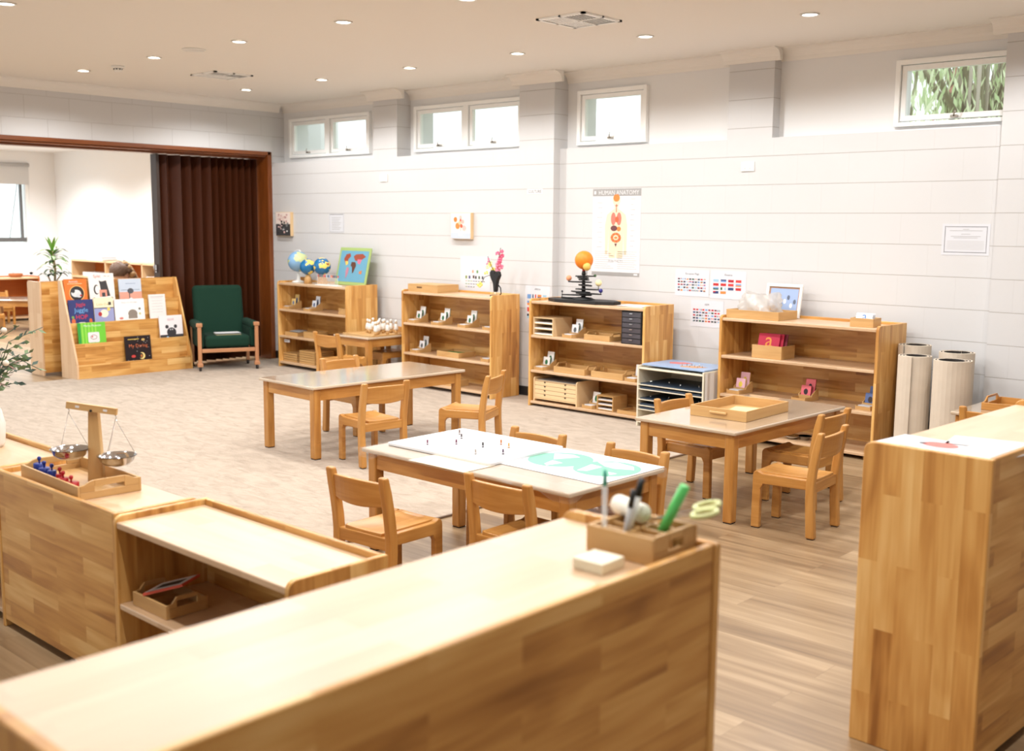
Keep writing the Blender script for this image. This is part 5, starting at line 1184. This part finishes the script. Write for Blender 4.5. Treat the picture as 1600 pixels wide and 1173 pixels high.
# ================================================================== ARMCHAIR
fc = Vector((-10.10, 6.47)); fd = Vector((.93, -.37)).normalized(); rzz = math.atan2(fd.y, fd.x) + pi / 2
t = thing('armchair', 'dark green upholstered armchair with wooden front legs beside the folding door', 'armchair', (fc.x, fc.y, FZ), rzz)
GV = plain('green_velvet', (0, 46, 30), .95, bump=.1, nscale=150); CHW = wood('armchair_wood', [(176, 120, 82), (196, 142, 102)], None, .4, .4)
def cushion(x0, x1, y0, y1, z0, z1, r, M=None, name='seat_cushion', bulge=.02):
    m = MB(); m.box(x0, x1, y0, y1, z0, z1, GV, 0, M); o = m.build(name, t, bevel=r, seg=5); return o
cushion(-.24, .24, .02, .50, .235, .37, .045)
cushion(-.27, .27, -.055, .055, 0, .62, .05, T(0, .47, .27) @ RX(-.22), 'back_cushion')
for s in (-1, 1):
    cushion(-.045, .045, .02, .50, .43, .52, .04, T(s * .285, .0, 0), 'armrest'); cushion(-.03, .03, .06, .48, .24, .45, .02, T(s * .27, 0, 0), 'side_panel')
    m = MB(); x = s * .30; m.box(x - .019, x + .019, -.005, .03, .045, .50, CHW, 2); m.box(x - .03, x + .03, -.012, .035, .47, .51, CHW, 2); m.box(x - .028, x + .028, -.01, .035, .045, .085, CHW, 2); lg = m.build('leg', t, bevel=.006)
    m = MB(); m.lathe([(.024, -.011), (.024, .011)], DARKR, 18, T(x, .012, .024) @ RY(pi / 2)); m.build('caster', lg)
    m = MB(); m.box(x - .018, x + .018, .46, .50, .045, .45, CHW, 2); lg = m.build('leg', t, bevel=.006)
    m = MB(); m.lathe([(.024, -.011), (.024, .011)], DARKR, 18, T(x, .48, .024) @ RY(pi / 2)); m.build('caster', lg)
m = MB(); m.box(-.28, .28, .0, .024, .195, .235, CHW, 0); m.build('front_rail', t, bevel=.004)
m = MB(); m.box(-.24, .24, .024, .50, .20, .233, GV, 0); m.build('seat_base', t)
Ma = T(fc.x, fc.y, FZ) @ RZ(rzz)
m = MB()
for s in (-1, 1):
    for k in range(4): m.poly([(0, -.09, .004 + k * .003), (s * .13, -.09, .001 + k * .004), (s * .13, .09, .001 + k * .004), (0, .09, .004 + k * .003)], [(0, 1, 2, 3) if s > 0 else (3, 2, 1, 0)], PAPER)
m.box(-.13, .13, -.09, .09, -.004, -.0005, col(226, 214, 160))
o = m.build('open_book'); o.matrix_world = Ma @ T(.02, .17, .3755); tag(o, 'open picture book lying on the green armchair seat', 'book')
# ================================================================== FAR ROOM
cub = thing('cubby_shelf', 'long orange-backed cubby shelf along the wall of the next room', 'shelf', (-16.68, 7.90, 0))
CW = wood('cubby_wood', [(180, 92, 30), (200, 112, 44)], None, .4, .4); CWL = wood('cubby_edge_wood', [(214, 176, 130), (228, 196, 152)], None, .4, .3)
m = MB(); m.box(0, 4.4, .38, .40, 0, .985, CW, 0); m.build('back_panel', cub)
for x in (0, 1.08, 2.16, 3.24, 4.38):
    m = MB(); m.box(x, x + .024, 0, .38, 0, .985, CWL, 2); m.build('divider', cub)
for z in (.06, .40, .737, .985):
    m = MB(); m.box(.024, 4.38, 0, .38, z - .024, z, CWL, 0); m.build('shelf', cub)
for k, (x, l, lab) in enumerate(((-16.0, .55, 'stack of white folders on top of the cubby shelf in the next room'), (-16.1, .6, 'white papers inside the first cubby of the next room'), (-14.2, .6, 'white papers heaped in the cubby beside the folding door'))):
    m = MB(); z = .9856 if k == 0 else .7376
    for q in range(5): m.box(-l / 2 + random.uniform(0, .05), l / 2 - random.uniform(0, .05), -.12, .12, q * .012, q * .012 + .011, PAPER)
    tag(m.build('paper_pile', loc=(x, 8.06, z)), lab, 'papers')
m = MB(); m.box(-.02, .02, -.02, .02, 0, .0, PAPER) if False else None
low = shelf_unit('long low wooden shelf under the window of the next room', (-17.45, 4.9, 0), radians(90), 2.84, .42, .70, [.06, .36], panelmat=CW, topm=CWL)
t = thing('wicker_basket', 'small round wicker basket on the low shelf under the next room window', 'basket', (-17.66, 7.45, .6806))
m = MB(); m.lathe([(.08, 0), (.105, .03), (.11, .06), (.102, .06), (.075, .008)], plain('wicker', (176, 104, 62), .7, bump=.6, nscale=90), 22); m.build('basket_body', t)
m = MB(); m.tube([(.1 * cos(a), 0, .06 + .16 * sin(a)) for a in [radians(q) for q in range(0, 181, 15)]], .003, plain('wicker_handle', (206, 170, 140), .7)); m.build('handle', t)
table('light-washed wooden table in the next room beyond the cabinet', -15.98, 6.78, .95, .62, radians(40), h=.46, z0=0)
g_ = 'small chairs in the next room'
for lab, p1, p2, fdir in (('small chair in the next room, nearest the cabinet edge', (-16.40, 7.34), (-16.16, 7.55), (.6, -.8)), ('small chair in the next room at the left edge below the basket', (-17.25, 7.12), (-17.25, 6.82), (1, 0)), ('small chair in the next room in front of the low table, back to viewer', (-15.42, 6.18), (-15.67, 5.98), (-.6, .8))):
    chair(lab, p1, p2, fdir, 0, g_).scale = (.9, .9, .9)
# plant
t = thing('potted_plant', 'tall leafy dracaena in a black pot behind the cabinet in the next room', 'plant', (-11.75, 5.37, .0))
m = MB(); m.lathe([(.12, .0), (.16, .03), (.18, .88), (.19, .92), (.17, .92), (.16, .88)], BLACK, 26); m.build('pot', t)
m = MB(); m.lathe([(.16, .86), (.001, .88)], DARKR, 20, cap=False); m.build('soil', t)
STM = plain('plant_stem', (168, 150, 110), .7); LF = plain('plant_leaf', (110, 160, 60), .45); LF2 = plain('plant_leaf_dark', (44, 76, 40), .45)
m = MB(); m.tube([(0, 0, .86), (.01, .01, 1.05), (-.02, 0, 1.25)], .013, STM); m.tube([(.03, -.03, .86), (.08, -.10, .98)], .008, STM); m.tube([(0, 0, .9), (0, .08, 1.0)], .007, STM); m.build('stem', t)
random.seed(9)
def sleaf(m, base, az, el, L_, w, mt, droop=.8):
    pts = []; n = 7; p = Vector(base); e = el
    for k in range(n + 1):
        u = k / n; ww = w * (sin(pi * min(1, u * .93 + .07)) ** .8) * (1 if k < n else .05)
        sd = Vector((-sin(az), cos(az), 0)) * ww
        pts.append((p + sd, p - sd)); p = p + Vector((cos(az) * cos(e), sin(az) * cos(e), sin(e))) * (L_ / n); e -= droop * 2 / n
    v = [tuple(q) for pr in pts for q in pr]; f = [(2 * k, 2 * k + 1, 2 * k + 3, 2 * k + 2) for k in range(n)]
    m.poly(v, f, mt, 0, None, True)
m = MB()
for k in range(14): sleaf(m, (-.02, 0, 1.12 + .12 * random.random()), k * 2.4 + random.random(), random.uniform(.5, 1.2), random.uniform(.18, .28), .022, LF if k % 3 else LF2)
for k in range(4): sleaf(m, (-.02, 0, 1.23), k * 1.6, 1.35, .20, .018, LF, .25)
for k in range(9): sleaf(m, (.08, -.10, .98), k * 2.4, .7, random.uniform(.14, .2), .014, LF2)
for k in range(9): sleaf(m, (0, .08, 1.0), k * 2.4 + 1, .6, random.uniform(.14, .2), .014, LF2)
for k in range(16): sleaf(m, (-.01, 0, .98 + .012 * k), k * 2.4 + 2, .6, random.uniform(.17, .26), .02, LF if k % 2 else LF2)
m.build('foliage', t)
# child
def child():
    t = thing('person', 'child with brown tied hair bending forward behind the book display', 'person', (-12.40, 6.71, 0), radians(150)); t.scale = (1.07, 1.07, 1.07)
    SK = plain('skin', (226, 178, 152), .5); SH = plain('shirt', (222, 214, 210), .8)
    me = bpy.data.meshes.new('body')
    J = {'pelvis': (0, 0, .46, .085), 'waist': (0, .02, .54, .08), 'chest': (0, .06, .66, .09), 'neck0': (0, .10, .76, .05), 'neck': (0, .125, .80, .036), 'head': (0, .15, .86, .06),
         'hl': (.06, 0, .42, .06), 'kl': (.065, .015, .24, .042), 'al': (.065, -.01, .05, .03), 'tl': (.07, .07, .025, .026), 'hr': (-.06, 0, .42, .06), 'kr': (-.065, .015, .24, .042), 'ar': (-.065, -.01, .05, .03), 'tr': (-.07, .07, .025, .026),
         'sl': (.105, .08, .71, .04), 'el': (.14, .12, .58, .027), 'wl': (.10, .23, .52, .018), 'pl': (.09, .265, .505, .02), 'sr': (-.105, .08, .71, .04), 'er': (-.14, .12, .58, .027), 'wr': (-.10, .23, .52, .018), 'pr': (-.09, .265, .505, .02)}
    E = [('pelvis', 'waist'), ('waist', 'chest'), ('chest', 'neck0'), ('neck0', 'neck'), ('neck', 'head')]
    for s in 'lr': E += [('pelvis', 'h' + s), ('h' + s, 'k' + s), ('k' + s, 'a' + s), ('a' + s, 't' + s), ('chest', 's' + s), ('s' + s, 'e' + s), ('e' + s, 'w' + s), ('w' + s, 'p' + s)]
    for s, sg in (('l', 1), ('r', -1)):
        px, py, pz, _ = J['p' + s]
        for q in range(4):
            a = (q - 1.5) * .009; J['f%s%d' % (s, q)] = (px + a * 1.2, py + .020, pz - .003, .0065); J['g%s%d' % (s, q)] = (px + a * 1.5, py + .042 - abs(q - 1.5) * .003, pz - .014, .0055); E += [('p' + s, 'f%s%d' % (s, q)), ('f%s%d' % (s, q), 'g%s%d' % (s, q))]
        J['u' + s] = (px - sg * .022, py + .002, pz - .004, .0065); J['v' + s] = (px - sg * .030, py + .020, pz - .012, .0055); E += [('p' + s, 'u' + s), ('u' + s, 'v' + s)]
    K = list(J); me.from_pydata([J[k][:3] for k in K], [(K.index(a), K.index(b)) for a, b in E], [])
    o = bpy.data.objects.new('body', me); C.objects.link(o); o.parent = t
    md = o.modifiers.new('skin', 'SKIN'); md.use_smooth_shade = True
    for i, k in enumerate(K): me.skin_vertices[0].data[i].radius = (J[k][3],) * 2
    me.skin_vertices[0].data[0].use_root = True
    o.modifiers.new('sub', 'SUBSURF').levels = 1; me.materials.append(SK)
    m = MB(); m.lathe([(.118, .36), (.108, .45), (.104, .56), (.112, .66), (.085, .745), (.05, .775)], SH, 20, Matrix.Shear('XY', 4, (0, .14)) @ Matrix.Diagonal((1, .8, 1, 1)), cap=False); m.build('shirt', t)
    m = MB(); H = T(0, .185, .90) @ RX(-.75)
    m.ball(.088, SK, H @ Matrix.Diagonal((.9, 1.02, 1.15, 1)), 22, 16); m.lathe([(.012, 0), (.009, .012), (.002, .02)], SK, 10, H @ T(0, .088, -.008) @ RX(-pi / 2))
    for s in (-1, 1): m.ball(.019, SK, H @ T(s * .082, 0, -.01) @ Matrix.Diagonal((.4, .8, 1.2, 1)), 10, 8); m.ball(.0085, PAPER, H @ T(s * .03, .082, .012), 10, 8); m.ball(.0045, INK, H @ T(s * .03, .089, .012), 8, 6)
    m.tube([(-.018, .083, -.043), (0, .088, -.046), (.018, .083, -.043)], .0035, col(190, 96, 90), 6, H); m.build('head', t)
    HB = plain('brown_hair', (92, 62, 38), .5, noise=.5, nscale=60, bump=.6); HL = plain('blond_hair', (168, 128, 80), .5, noise=.4, nscale=50, bump=.6)
    m = MB()
    v = []; f = []; sg, rg = 24, 12
    for j in range(rg + 1):
        ph = pi * .62 * j / rg
        for i in range(sg):
            a = 2 * pi * i / sg; r = .122 * (1 + .03 * sin(a * 9 + j)); front = max(0, sin(a)) * .42 * (j / rg)
            ph2 = ph * (1 - front); v.append((r * .93 * sin(ph2) * cos(a), r * sin(ph2) * sin(a), r * 1.1 * cos(ph2)))
    for j in range(rg):
        for i in range(sg): k = (i + 1) % sg; f.append((j * sg + i, j * sg + k, (j + 1) * sg + k, (j + 1) * sg + i))
    m.poly(v, f, HB, 0, H, True)
    for k in range(22):
        a = k * 2.4; u = k / 22; m.ball(.040, HL if k % 4 else HB, Matrix.Translation((.03 * cos(a), .185 - .03 - .115 * u, .985 - .16 * u ** 1.6 + .012 * sin(a))), 10, 7)
    m.build('hair', t); m = MB(); m.ball(.016, INK, Matrix.Translation((0, .150, 1.025)), 10, 7); m.build('hair_tie', t)
child()
# ================================================================== TREE outside the clear window
def tree(label, loc, seed, n, hgt=5.2):
    random.seed(seed); t = thing('weeping_tree', label, 'tree', loc)
    BK = plain('bark', (176, 166, 150), .9, bump=.5, nscale=20); L1 = leafmat('pale_leaf', (238, 246, 212)); L2 = leafmat('mid_leaf', (212, 230, 184)); L3 = plain('pink_blossom', (214, 150, 140), .6)
    m = MB(); m.tube([(0, 0, 0), (.1, 0, 1.5), (0, .1, 3)], [.16, .13, .10], BK, 12); m.build('trunk', t)
    m = MB(); mf = MB()
    for k in range(26):
        a = random.uniform(0, 2 * pi); R_ = random.uniform(.6, 2.0); z1 = random.uniform(3.0, hgt)
        P = [(0, .1, 2.4), (cos(a) * R_ * .5, sin(a) * R_ * .5, z1), (cos(a) * R_, sin(a) * R_, z1 - .2), (cos(a) * R_ * 1.2, sin(a) * R_ * 1.2, z1 - 1.5)]
        m.tube(P, [.05, .03, .02, .008], BK, 6)
    m.build('branches', t)
    v = []; 
    for k in range(n):
        a = random.uniform(0, 2 * pi); R_ = random.uniform(.2, 2.3); z = random.uniform(1.7, hgt)
        p = Vector((cos(a) * R_, sin(a) * R_, z)); d = Vector((random.uniform(-.5, .5), random.uniform(-.5, .5), -1))
        leafq(mf, p, d, random.uniform(.10, .22), random.uniform(.008, .02), L3 if random.random() < .05 else (L1 if random.random() < .6 else L2))
    mf.build('foliage', t)
tree('weeping tree with pale green leaves outside the rightmost high window', (-4.3, 11.6, -.1), 4, 9000)
m = MB(); m.box(-30, 12, 8.0, 30, -.3, -.1, plain('lawn', (120, 130, 90), .9)); m.build('ground_outside', kind='structure')
